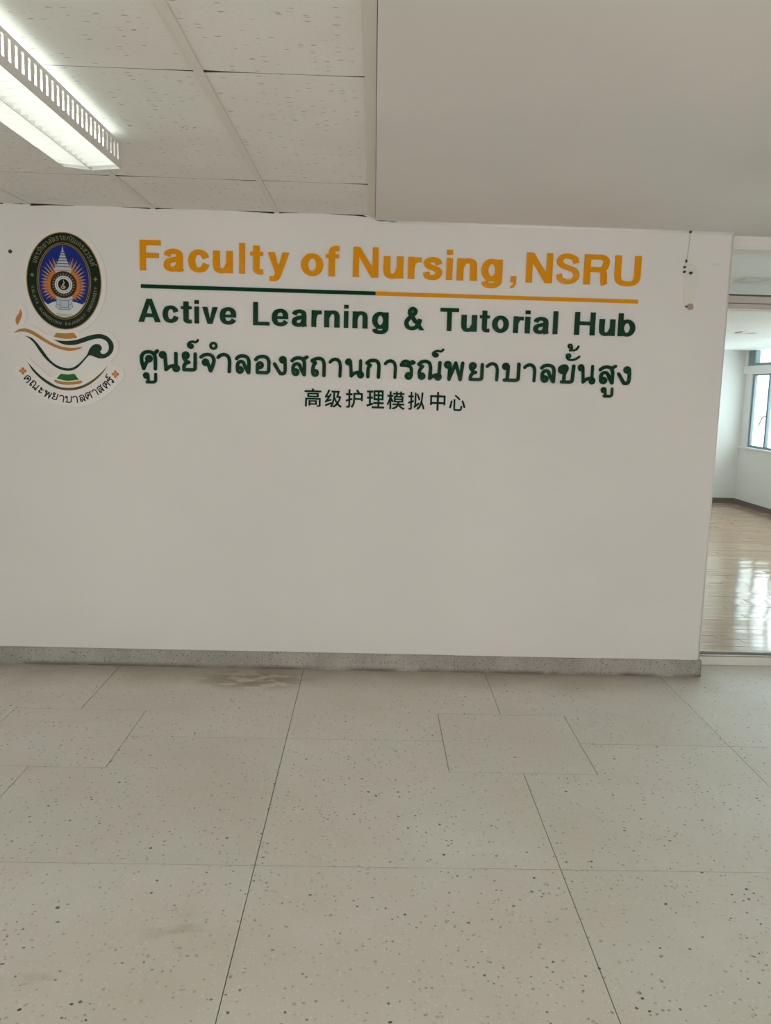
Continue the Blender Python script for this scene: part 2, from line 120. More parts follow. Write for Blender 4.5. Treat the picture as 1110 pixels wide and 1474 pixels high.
'LT':[[445,0,460,5,473,30,473,831,757,842,769,860,769,979,742,999,15,996,0,964,0,860,15,841,298,831,298,30,312,4,326,0]],
'LU':[[269,14,424,0,556,27,658,87,741,189,769,262,781,350,781,964,775,987,761,998,629,998,609,979,608,365,590,277,556,226,512,191,453,169,395,163,322,171,263,195,207,248,180,306,172,365,171,979,161,994,117,999,29,999,1,979,0,365,12,262,48,174,107,101,190,43]],
'LV':[[414,0,518,1,536,15,882,964,874,991,859,999,726,999,702,979,444,225,177,984,147,999,28,999,0,979,350,15,370,0]],
'LY':[[349,15,370,0,459,0,503,2,518,15,521,401,859,950,867,979,855,994,711,999,681,988,444,596,429,590,180,994,28,999,0,979,7,950,346,401]],
'Rค':[[315,986,384,997,453,999,535,988,604,968,672,933,727,891,766,849,800,794,821,739,834,670,847,450,839,66,823,29,796,7,755,0,727,9,700,35,689,66,695,505,683,656,665,725,631,772,576,814,508,839,439,848,343,836,261,805,212,766,177,711,156,643,152,560,164,437,192,308,299,478,278,533,272,574,284,643,317,698,370,740,412,755,480,757,535,739,576,711,609,670,627,629,634,574,623,519,590,462,549,425,494,402,425,394,343,263,255,52,233,19,206,3,165,2,137,15,116,39,48,258,20,382,0,560,10,684,48,794,110,879,192,941],[439,604,426,588,431,560,453,550,466,554,480,572,480,588,466,604]],
'Rณ':[[218,822,313,833,413,816,492,778,525,748,545,721,581,632,600,520,602,430,588,229,592,217,682,265,749,286,816,299,831,308,850,744,868,777,894,792,928,792,954,777,969,755,973,732,953,263,988,207,999,151,995,117,983,84,950,40,916,17,883,4,849,0,805,6,771,21,738,48,715,79,693,134,536,20,503,16,469,33,456,50,451,73,479,442,477,509,464,587,447,643,424,673,380,697,313,709,223,696,190,683,165,665,166,654,253,598,268,576,272,553,262,520,200,453,176,419,159,375,151,319,156,311,190,313,234,305,268,288,297,263,314,240,332,196,336,162,329,117,314,84,290,55,257,30,223,16,190,11,145,16,111,30,78,55,55,84,37,129,30,173,28,330,35,386,51,442,78,496,112,542,22,599,6,621,0,654,15,688,100,772,145,798],[178,189,167,183,157,162,167,142,190,136,201,141,211,162,201,184],[827,168,821,151,834,129,849,124,872,139,875,151,863,162,849,170]],
'Rต':[[246,985,287,990,329,984,370,965,411,934,425,935,466,972,507,993,548,999,590,994,645,975,696,944,741,903,772,862,801,793,821,710,847,491,837,64,823,31,796,8,755,0,727,8,707,23,690,51,695,477,676,655,644,779,607,820,562,844,548,843,473,765,548,732,576,710,608,669,625,628,631,573,625,532,608,491,577,449,535,419,493,403,425,397,342,266,252,51,232,20,205,4,164,1,136,14,115,37,46,257,17,381,0,532,4,669,32,779,84,875,121,917,164,950],[274,835,232,812,202,779,174,724,155,655,154,504,169,394,191,304,295,477,276,532,269,573,276,628,287,657,325,710,356,734,395,752,293,834],[438,605,423,587,425,568,438,554,466,556,478,573,478,587,466,603]],
'Rบ':[[814,985,852,999,894,991,923,967,937,928,933,261,923,147,906,105,866,59,837,38,738,1,127,0,85,14,66,34,53,62,56,105,71,129,113,155,205,162,223,588,222,602,213,608,142,611,95,630,56,659,24,701,6,744,0,801,6,843,34,900,85,950,127,970,184,980,227,976,277,957,316,928,383,831,388,801,364,162,710,157,752,171,771,190,779,389,781,928,789,957],[170,817,158,801,158,786,170,769,198,766,216,786,213,806,198,820]],
'Rพ':[[121,969,191,983,245,974,314,935,353,887,370,846,378,792,371,737,368,546,518,937,546,961,573,969,600,966,627,952,652,915,791,452,853,915,873,947,914,968,955,963,984,942,998,915,999,874,901,69,893,42,873,17,846,3,805,3,777,17,758,42,573,655,338,42,314,13,273,0,245,4,212,28,198,55,196,82,213,601,136,612,95,629,61,655,20,710,5,751,0,792,8,846,27,891,56,928],[164,821,152,792,164,766,191,756,212,764,221,778,216,819,191,831]],
'Rย':[[122,985,193,999,249,990,318,951,358,902,376,860,383,805,378,763,363,722,318,663,227,611,277,569,398,514,419,486,425,458,414,417,387,390,249,341,207,307,185,264,174,223,171,167,179,153,526,153,581,170,591,181,597,375,597,902,622,944,651,959,692,959,734,930,748,888,750,389,745,181,729,112,700,70,665,40,554,1,96,0,55,11,26,42,18,70,18,195,33,292,77,389,151,472,82,542,31,625,13,694,0,819,7,860,34,916,68,954],[165,835,153,805,165,779,193,769,215,777,229,805,219,833,193,845]],
'Rร':[[206,986,272,999,327,995,547,920,588,977,616,989,643,990,740,941,762,917,774,890,774,849,749,807,698,775,643,759,588,757,492,776,286,848,236,835,198,807,217,798,410,783,465,771,506,754,547,727,588,687,620,642,643,591,662,519,667,450,652,202,635,134,606,79,561,34,506,7,451,0,410,5,342,37,313,62,286,101,268,147,263,189,270,244,288,285,337,340,410,376,451,381,506,374,513,381,510,505,478,581,437,618,382,632,258,645,52,649,18,670,1,697,0,752,69,890,125,945],[437,224,418,202,419,175,437,157,465,154,488,175,489,202,465,227]],
'Rล':[[254,987,334,999,417,999,501,986,571,967,620,945,668,912,703,875,736,819,775,694,787,569,780,67,766,32,738,8,710,0,668,1,623,25,477,262,437,346,374,513,348,551,334,557,278,553,233,527,202,471,194,399,208,391,250,395,292,389,332,373,376,343,404,309,427,262,437,206,430,150,413,109,381,67,346,39,292,15,250,9,194,15,153,32,106,67,75,109,58,150,46,206,40,387,47,485,69,555,102,610,153,661,208,692,278,710,334,712,390,702,445,671,476,638,512,583,580,401,613,335,627,346,633,569,628,638,599,750,583,778,557,804,459,838,390,846,334,844,264,830,222,813,125,714,97,699,69,697,41,705,9,736,0,764,6,806,91,903,167,958],[236,240,210,220,207,192,222,170,250,165,273,178,282,206,265,234]],
'Rศ':[[787,986,824,999,863,990,893,960,900,921,884,881,764,777,759,764,790,672,806,489,800,70,787,31,759,6,719,0,680,18,657,57,662,489,650,633,630,698,588,749,536,783,471,803,405,808,327,797,248,768,196,724,166,672,150,620,144,541,157,410,183,294,281,449,284,463,266,502,259,541,268,607,308,672,353,705,392,720,458,721,510,705,549,677,584,633,599,593,604,554,596,502,569,449,523,406,471,384,405,375,328,253,241,44,222,18,183,0,157,2,130,14,107,44,37,279,15,384,1,502,0,580,7,646,31,724,65,790,108,842,156,881,209,910,274,933,392,953,484,947,575,923,654,881,667,884],[418,575,405,557,406,541,418,528,444,528,456,541,453,567,431,579]],
'Rส':[[743,986,779,999,818,992,851,960,858,920,851,894,832,870,695,788,732,682,745,577,740,75,730,36,703,9,673,0,634,3,601,22,461,286,374,484,343,517,304,522,258,511,219,471,196,418,196,366,251,370,290,364,330,349,377,313,406,273,421,234,427,181,422,141,406,102,378,62,343,33,304,15,238,4,198,10,145,34,111,62,83,102,54,194,49,418,63,484,105,564,158,619,224,655,317,668,396,653,449,621,496,564,581,374,594,366,594,352,600,550,594,630,576,696,547,748,515,776,449,802,370,810,263,788,211,760,119,676,79,660,40,668,10,696,0,735,13,775,132,883,185,914,238,934,330,953,422,955,502,939,594,900],[238,223,214,207,209,181,224,157,251,151,275,168,280,194,264,218]],
'Rะ':[[106,983,176,999,224,993,273,973,305,948,339,902,356,854,357,789,337,720,386,728,418,743,531,864,580,881,628,868,659,838,671,805,665,757,564,634,483,574,418,552,337,538,273,538,208,552,154,579,63,647,43,676,4,773,0,838,19,902,56,951],[119,450,176,461,224,455,273,434,312,401,336,369,355,321,355,240,337,191,354,182,418,205,525,321,564,340,612,337,644,317,670,272,667,224,564,96,483,36,418,13,337,0,273,0,208,13,160,37,61,111,3,240,3,321,22,369,63,418]],
'Rา':[[270,987,328,999,397,999,479,980,534,957,588,922,621,892,660,837,685,782,721,645,727,508,708,70,691,29,657,4,629,0,602,6,575,26,559,56,575,590,549,714,506,792,479,814,429,837,383,848,342,848,287,834,219,803,123,715,95,701,68,699,41,707,7,741,0,782,8,809,88,892,164,946]],
'R์':[[848,830,892,851,938,848,984,812,999,761,938,619,906,578,846,532,777,502,686,488,457,541,365,517,257,463,273,450,342,455,434,432,490,394,528,349,557,280,562,211,536,119,502,72,411,12,319,0,227,26,159,82,113,86,67,115,7,280,0,371,39,486,113,580,250,667,411,718,525,717,686,670,732,679,784,715],[319,270,296,248,293,211,319,185,342,182,365,193,380,234,365,261]],
'Tค':[[19,0,193,20,195,239,238,341,498,403,492,558,318,553,194,499,225,758,398,837,537,809,619,698,627,20,817,12,813,718,773,838,684,937,518,997,318,999,159,951,59,858,0,658]],
'Tช':[[255,0,561,2,725,140,755,561,680,722,756,822,762,988,587,982,550,822,436,782,431,661,521,634,556,581,561,281,521,181,421,147,286,180,235,301,243,501,369,742,347,922,200,999,0,942,40,818,160,833,188,802,56,541,42,281,100,103]],
'Tฏ':[[64,15,183,0,242,83,286,71,346,0,449,63,552,0,665,15,662,783,626,886,538,962,405,999,257,991,139,940,69,857,53,739,161,679,92,591,83,384,6,364,0,266,124,248,205,295,236,576,331,638,344,709,201,798,272,864,405,872,478,840,518,768,521,177,508,157,449,196,375,137,286,196,168,193,88,133]],
'Tท':[[16,0,190,20,200,657,275,782,414,833,534,808,600,716,609,20,792,4,798,716,756,856,673,945,394,999,175,887,136,980,0,975]],
'Tน':[[202,12,435,0,615,96,655,9,796,12,796,999,615,995,599,333,515,202,375,162,254,194,194,293,182,995,0,995,4,232,73,92]],
'Tภ':[[29,16,175,0,290,75,322,428,360,487,450,519,467,604,276,722,352,811,489,836,627,800,697,702,705,30,882,16,891,702,858,820,783,911,626,985,430,999,261,957,136,863,86,761,86,644,237,585,136,467,119,173,17,153,0,36]],
'Tม':[[8,15,153,19,173,110,333,10,534,0,734,106,803,315,794,999,614,995,603,295,543,195,434,165,293,199,206,315,182,995,0,995]],
'Tย':[[224,5,555,0,756,127,807,326,796,991,616,978,609,286,555,188,455,155,295,166,215,230,215,397,428,466,432,587,235,641,191,727,255,831,435,822,471,968,215,999,34,887,0,687,110,527,14,410,6,226,77,86]],
'Tร':[[164,2,517,0,636,56,711,142,744,301,691,441,557,540,257,662,204,740,237,802,337,836,676,780,676,949,497,999,277,995,121,940,38,851,12,700,75,561,477,367,550,281,526,202,417,154,58,213,0,62]],
'Tล':[[188,0,498,10,478,148,238,175,199,310,298,406,598,445,618,2,797,8,796,738,742,878,638,963,338,999,75,918,79,755,458,834,560,798,607,699,598,613,218,563,39,428,0,299,17,160,79,62]],
'Tว':[[125,18,313,0,489,46,596,136,675,293,702,528,664,744,567,895,411,983,175,999,6,940,18,792,195,837,352,819,450,742,504,587,491,352,410,215,254,164,55,215,0,77]],
'Tส':[[180,0,476,9,457,142,228,168,190,297,285,388,572,425,591,2,763,8,766,668,728,802,820,896,836,993,667,999,610,914,343,957,71,878,75,722,438,798,536,764,580,668,572,586,209,538,37,410,0,286,16,153,75,59]],
'Tห':[[16,0,192,20,192,364,380,555,505,525,576,444,602,3,784,12,765,505,683,630,523,707,764,951,764,999,562,992,198,616,189,990,0,990]],
'Tั':[[144,29,960,0,999,204,318,231,276,379,55,420,0,204]],
'Tา':[[402,0,602,0,584,843,515,946,411,999,61,980,0,946,13,782,267,842,349,822,394,761]],
'Tิ':[[18,0,978,0,999,182,174,210,0,130]],
'T์':[[49,0,390,2,478,242,993,264,999,572,143,528,0,308]],
}
PLACE = [(1,'F','HF',-11821,20509,-10771,21984),(1,'a','Ha',-10652,20466,-9638,21604),(1,'c','Hc',-9424,20487,-8377,21604),(1,'u','Hu',-8191,20488,-7198,21586),(1,'l','Hl',-6887,20509,-6592,21985),(1,'t','Ht',-6350,20490,-5684,21883),(1,'y','Hy',-5464,20176,-4398,21586),(1,'o','Ho',-3798,20489,-2685,21602),(1,'f','Hf',-2584,20509,-1892,21994),(1,'N','HN',-1199,20509,85,21985),(1,'u','Hu',328,20488,1334,21586),(1,'r','Hr',1565,20509,2247,21585),(1,'s','Hs',2324,20479,3299,21612),(1,'i','Hi',3498,20509,3813,21985),(1,'n','Hn',4024,20509,5053,21605),(1,'g','Hg',5260,20174,6340,21611),(1,',','H,',6757,20184,7054,20801),(1,'N','HN',7530,20509,8870,21985),(1,'S','HS',9046,20488,10257,21996),(1,'R','HR',10460,20456,11751,21986),(1,'U','HU',12016,20473,13355,21984),(2,'A','HA',-11927,17985,-10823,19135),(2,'c','Hc',-10720,17971,-9913,18839),(2,'t','Ht',-9808,17973,-9258,19055),(2,'i','Hi',-9121,17988,-8892,19135),(2,'v','Hv',-8732,17988,-7961,18823),(2,'e','He',-7857,17970,-7026,18839),(2,'L','HL',-6181,17988,-5349,19135),(2,'e','He',-5242,17970,-4402,18839),(2,'a','Ha',-4234,17955,-3452,18839),(2,'r','Hr',-3238,17988,-2722,18824),(2,'n','Hn',-2596,17988,-1812,18840),(2,'i','Hi',-1601,17988,-1369,19135),(2,'n','Hn',-1165,17988,-391,18840),(2,'g','Hg',-177,17728,669,18844),(2,'&','H&',1458,17971,2496,19142),(2,'T','HT',3273,17988,4217,19135),(2,'u','Hu',4351,17972,5155,18825),(2,'t','Ht',5285,17973,5809,19055),(2,'o','Ho',5928,17973,6787,18838),(2,'r','Hr',7010,17988,7533,18824),(2,'i','Hi',7603,17988,7873,19135),(2,'a','Ha',8027,17955,8842,18839),(2,'l','Hl',9036,17988,9285,19135),(2,'H','HH',10136,17988,11202,19135),(2,'u','Hu',11398,17972,12230,18825),(2,'b','Hb',12370,17973,13264,19136),(3,'ศ','Bศ',-11892,15577,-10915,16653),(3,'ู','Bู',-11743,14919,-11021,15486),(3,'น','Bน',-10930,15522,-9854,16574),(3,'ย','Bย',-9773,15578,-9003,16594),(3,'์','B์',-9510,16710,-8900,17224),(3,'จ','Bจ',-8888,15561,-8060,16552),(3,'ํ','Bํ',-8384,16693,-7957,17114),(3,'า','Bา',-8022,15543,-7265,16573),(3,'ล','Bล',-7090,15518,-6285,16532),(3,'อ','Bอ',-6120,15537,-5275,16528),(3,'ง','Bง',-5166,15511,-4446,16502),(3,'ส','Bส',-4279,15491,-3348,16563),(3,'ถ','Bถ',-3264,15485,-2467,16515),(3,'า','Bา',-2341,15484,-1647,16496),(3,'น','Bน',-1498,15474,-511,16477),(3,'ก','Bก',-468,15484,327,16502),(3,'า','Bา',477,15502,1158,16492),(3,'ร','Bร',1287,15472,2103,16504),(3,'ณ','Bณ',2182,15471,3469,16530),(3,'์','B์',2907,16638,3551,17110),(3,'พ','Bพ',3543,15478,4602,16503),(3,'ย','Bย',4828,15508,5609,16477),(3,'า','Bา',5700,15522,6381,16501),(3,'บ','Bบ',6534,15514,7490,16516),(3,'า','Bา',7617,15525,8310,16499),(3,'ล','Bล',8489,15507,9312,16507),(3,'ข','Bข',9417,15509,10312,16513),(3,'ั','Bั',9777,16661,10530,17061),(3,'้','B้',9842,17143,10462,17548),(3,'น','Bน',10429,15500,11383,16533),(3,'ส','Bส',11509,15531,12465,16551),(3,'ู','Bู',11684,14859,12350,15406),(3,'ง','Bง',12472,15523,13214,16493),(4,'高','C高',-3542,13971,-2674,14913),(4,'级','C级',-2501,13960,-1624,14887),(4,'护','C护',-1435,13966,-549,14917),(4,'理','C理',-359,13980,560,14908),(4,'模','C模',686,13953,1607,14882),(4,'拟','C拟',1773,13958,2638,14888),(4,'中','C中',2909,13957,3702,14919),(4,'心','C心',3895,13961,4738,14788)]
SHAPES = {
'flame':[-2217,-1412,-2155,-1524,-2139,-1562,-2129,-1602,-2126,-1644,-2136,-1731,-2160,-1819,-2195,-1903,-2375,-2235,-2426,-2141,-2452,-2079,-2465,-1988,-2459,-1927,-2439,-1864,-2388,-1767,-2285,-1640,-2265,-1606,-2240,-1531],
'spout':[-2577,-2611,-2389,-2464,-2322,-2427,-2250,-2401,-2175,-2384,-2099,-2374,-2024,-2371,-1950,-2377,-1877,-2390,-1803,-2409,-1658,-2461,-1587,-2495,-1355,-2628,-918,-2913,-739,-3016,-533,-3107,-327,-3181,-234,-3208,-146,-3230,28,-3259,198,-3276,286,-3278,385,-3273,499,-3258,882,-3187,739,-3288,682,-3317,614,-3343,459,-3387,382,-3403,236,-3420,84,-3417,-1,-3408,-182,-3373,-361,-3326,-538,-3267,-626,-3231,-802,-3144,-977,-3047,-1547,-2708,-1692,-2636,-1838,-2577,-1912,-2556,-1988,-2542,-2066,-2533,-2207,-2529,-2303,-2542],
'lid':[-440,-2536,-119,-2553,-13,-2553,92,-2545,404,-2505,589,-2718,581,-2731,580,-2745,565,-2759,516,-2773,295,-2810,152,-2825,9,-2829,-133,-2817,-281,-2794,-582,-2740],
'body':[-616,-2871,-402,-2912,-224,-2927,-11,-2931,96,-2927,309,-2905,514,-2867,608,-2841,1140,-2645,1337,-2590,1555,-2549,1652,-2539,1735,-2538,1810,-2543,1880,-2557,1949,-2577,2019,-2606,2089,-2642,2155,-2685,2214,-2735,2268,-2792,2317,-2857,2358,-2926,2388,-2995,2405,-3064,2411,-3135,2407,-3205,2395,-3273,2373,-3340,2342,-3406,2304,-3469,2259,-3526,2207,-3579,2148,-3628,2083,-3671,2016,-3705,1944,-3729,1866,-3745,1788,-3754,1716,-3755,1651,-3749,1590,-3734,1479,-3697,1301,-3625,1232,-3609,1199,-3610,1164,-3623,1126,-3651,1086,-3690,841,-3975,727,-4100,606,-4220,540,-4271,470,-4315,396,-4353,318,-4383,238,-4405,152,-4417,62,-4419,-30,-4415,-121,-4403,-210,-4386,-299,-4361,-388,-4329,-476,-4288,-566,-4236,-656,-4174,-827,-4037,-980,-3893,-1117,-3743,-1178,-3666,-1345,-3429,-1515,-3161,-1572,-3082,-1630,-3015,-1688,-2956,-1803,-2859,-1858,-2821,-2018,-2736,-1797,-2779,-1730,-2804,-1670,-2837,-1616,-2876,-1564,-2922,-1454,-3032,-1340,-3168,-1218,-3330,-1088,-3519,-900,-3776,-836,-3855,-765,-3928,-685,-3998,-599,-4064,-508,-4123,-413,-4173,-311,-4214,-203,-4247,-96,-4272,2,-4286,85,-4291,160,-4287,231,-4274,301,-4254,371,-4226,439,-4190,574,-4097,644,-4039,849,-3834,1019,-3641,1063,-3579,1097,-3516,1144,-3395,1170,-3338,1236,-3233,1273,-3186,1312,-3145,1354,-3111,1399,-3082,1445,-3060,1492,-3045,1542,-3037,1595,-3037,1645,-3043,1689,-3057,1727,-3082,1760,-3117,1787,-3155,1806,-3190,1814,-3221,1813,-3251,1797,-3308,1783,-3334,1724,-3405,1760,-3486,1781,-3504,1812,-3517,1849,-3525,1889,-3527,1930,-3518,1974,-3497,2021,-3467,2065,-3430,2100,-3388,2127,-3343,2148,-3291,2161,-3236,2164,-3179,2156,-3117,2138,-3049,2112,-2983,2079,-2928,2037,-2883,1987,-2845,1931,-2815,1873,-2792,1814,-2776,1753,-2768,1617,-2770,1463,-2797,1288,-2844,1188,-2877,868,-2993,597,-3082,508,-3103,419,-3118,240,-3133,63,-3126,-24,-3116,-112,-3098,-205,-3071,-304,-3031],
'foot_green':[-275,-4568,-30,-4599,53,-4601,139,-4594,401,-4549,616,-4842,186,-4911,45,-4917,-94,-4905,-503,-4820],
'foot_gold':[-600,-4876,-342,-4940,-255,-4956,-167,-4966,13,-4976,196,-4972,381,-4954,534,-4927,717,-4875,799,-4962,744,-5011,707,-5035,641,-5056,531,-5076,240,-5111,100,-5119,-30,-5119,-158,-5113,-277,-5101,-378,-5085,-457,-5062,-517,-5034,-627,-4972],
'bowl_arc':[-1929,-4033,-1792,-4309,-1733,-4402,-1658,-4497,-1573,-4594,-1386,-4779,-1190,-4947,-1085,-5024,-977,-5096,-865,-5162,-749,-5224,-629,-5278,-505,-5322,-375,-5356,-240,-5381,-104,-5397,33,-5403,169,-5399,307,-5386,443,-5364,574,-5334,701,-5295,823,-5249,943,-5194,1059,-5134,1171,-5067,1279,-4993,1485,-4829,1583,-4739,1679,-4643,1852,-4448,1925,-4353,2111,-4071,1903,-4307,1823,-4389,1634,-4570,1427,-4747,1217,-4898,1110,-4967,1001,-5028,891,-5083,779,-5132,665,-5174,547,-5208,423,-5235,293,-5255,163,-5266,36,-5271,-86,-5269,-205,-5261,-323,-5243,-442,-5212,-562,-5166,-682,-5105,-914,-4969,-1023,-4899,-1229,-4752,-1323,-4676,-1410,-4598,-1642,-4357],
}
FLOWERS = [[-2177,-4486],[2468,-4520]]
ARCTEXT = [('ค','Rค',-1958,-4871,315,371,-0.905),('ณ','Rณ',-1626,-5178,456,380,-0.735),('ะ','Rะ',-1296,-5441,212,315,-0.577),('พ','Rพ',-974,-5634,374,367,-0.436),('ย','Rย',-598,-5714,276,367,-0.292),('า','Rา',-272,-5822,271,372,-0.162),('บ','Rบ',71,-5848,337,359,-0.032),('า','Rา',410,-5848,271,372,0.096),('ล','Rล',766,-5778,288,366,0.233),('ศ','Rศ',1098,-5626,351,389,0.372),('า','Rา',1415,-5481,271,372,0.506),('ส','Rส',1702,-5286,332,386,0.64),('ต','Rต',1995,-5061,314,371,0.782),('ร','Rร',2226,-4852,287,371,0.9),('์','R์',2039,-4621,222,189,0.927)]
RINGTEXT = [('Tม',-1411,942,141,210,1.206),('Tห',-1335,1118,137,210,1.124),('Tา',-1254,1271,103,210,1.046),('Tว',-1164,1413,126,210,0.965),('Tิ',-1232,1577,100,60,0.919),('Tท',-1051,1561,142,210,0.867),('Tย',-917,1702,142,210,0.756),('Tา',-783,1815,103,210,0.647),('Tล',-638,1912,141,210,0.528),('Tั',-619,2094,100,60,0.458),('Tย',-463,1998,142,210,0.385),('Tร',-283,2056,132,210,0.236),('Tา',-115,2084,103,210,0.096),('Tช',56,2089,134,210,-0.047),('Tภ',254,2063,160,210,-0.212),('Tั',402,2180,100,60,-0.298),('Tฏ',457,2001,159,262,-0.38),('Tน',639,1912,140,210,-0.529),('Tค',800,1802,144,210,-0.66),('Tร',943,1677,132,210,-0.778),('Tส',1075,1532,154,210,-0.888),('Tว',1189,1376,126,210,-0.987),('Tร',1283,1220,132,210,-1.073),('Tร',1364,1054,132,210,-1.155),('Tค',1434,877,144,210,-1.235),('T์',1610,827,100,60,-1.274),('LV',-1559,-336,130,144,-1.448),('LA',-1535,-497,130,144,-1.388),('LL',-1505,-637,91,144,-1.333),('LA',-1467,-776,130,144,-1.277),('LY',-1415,-929,128,144,-1.212),('LA',-1353,-1079,130,144,-1.143),('LA',-1196,-1366,130,144,-0.992),('LL',-1113,-1483,91,144,-0.92),('LO',-1022,-1594,132,147,-0.842),('LN',-911,-1708,119,144,-0.751),('LG',-792,-1809,128,147,-0.654),('LK',-665,-1896,115,144,-0.55),('LO',-527,-1970,132,147,-0.438),('LR',-385,-2027,109,144,-0.321),('LN',-243,-2065,119,144,-0.203),('LR',66,-2088,109,144,0.056),('LA',218,-2070,130,144,0.182),('LJ',357,-2036,91,145,0.298),('LA',492,-1986,130,144,0.409),('LB',627,-1919,106,144,0.519),('LH',748,-1841,117,144,0.618),('LA',871,-1744,130,144,0.718),('LT',983,-1637,114,144,0.81),('LU',1178,-1393,117,146,0.977),('LN',1258,-1265,119,144,1.049),('LI',1311,-1167,38,195,1.1),('LV',1361,-1061,130,144,1.152),('LE',1416,-926,95,144,1.213),('LR',1460,-799,109,144,1.268),('LS',1499,-662,109,147,1.323),('LI',1523,-558,38,195,1.364),('LT',1543,-451,114,144,1.405),('LY',1564,-299,128,144,1.462)]
BACKING = [-330,-6199,143,-6239,583,-6209,1103,-6087,1511,-5919,1903,-5684,2291,-5359,2503,-5124,2617,-4959,2743,-4888,2834,-4799,2900,-4679,2928,-4519,2882,-4319,2783,-4185,2693,-4119,2583,-4075,2383,-4068,2350,-4039,2303,-3928,2254,-3879,2264,-3839,2423,-3701,2543,-3537,2606,-3399,2645,-3239,2643,-3039,2615,-2919,2513,-2719,2377,-2559,2223,-2443,2103,-2381,1943,-2325,1743,-2298,1543,-2309,1303,-2353,743,-2528,699,-2479,1063,-2270,1373,-1999,1627,-1679,1829,-1319,1993,-879,2085,-439,2115,1,2085,441,1993,881,1847,1281,1625,1681,1383,1988,1063,2270,743,2458,383,2582,23,2624,-377,2583,-737,2461,-1057,2274,-1370,2001,-1625,1681,-1847,1281,-1993,881,-2085,441,-2115,1,-2085,-439,-1993,-879,-1829,-1319,-1627,-1679,-1373,-1999,-1057,-2274,-695,-2479,-817,-2683,-1537,-2253,-1737,-2178,-2034,-2119,-1906,-1799,-1893,-1559,-1931,-1439,-2017,-1279,-2097,-1204,-2217,-1172,-2337,-1204,-2417,-1279,-2476,-1479,-2654,-1759,-2694,-1879,-2705,-1999,-2678,-2159,-2602,-2319,-2777,-2478,-2817,-2599,-2791,-2719,-2697,-2818,-2577,-2851,-2257,-2788,-2177,-2915,-1937,-3060,-1755,-3239,-1378,-3799,-1172,-4039,-817,-4352,-558,-4519,-657,-4632,-777,-4714,-817,-4723,-1034,-4559,-1257,-4333,-1382,-4279,-1777,-3848,-1857,-3804,-1977,-3798,-2057,-3830,-2113,-3879,-2177,-4016,-2337,-4055,-2417,-4094,-2565,-4239,-2619,-4359,-2635,-4519,-2610,-4639,-2546,-4759,-2417,-4878,-2218,-4959,-2218,-5039,-2191,-5119,-2093,-5239,-1857,-5473,-1537,-5722,-1217,-5909,-937,-6035,-657,-6128]
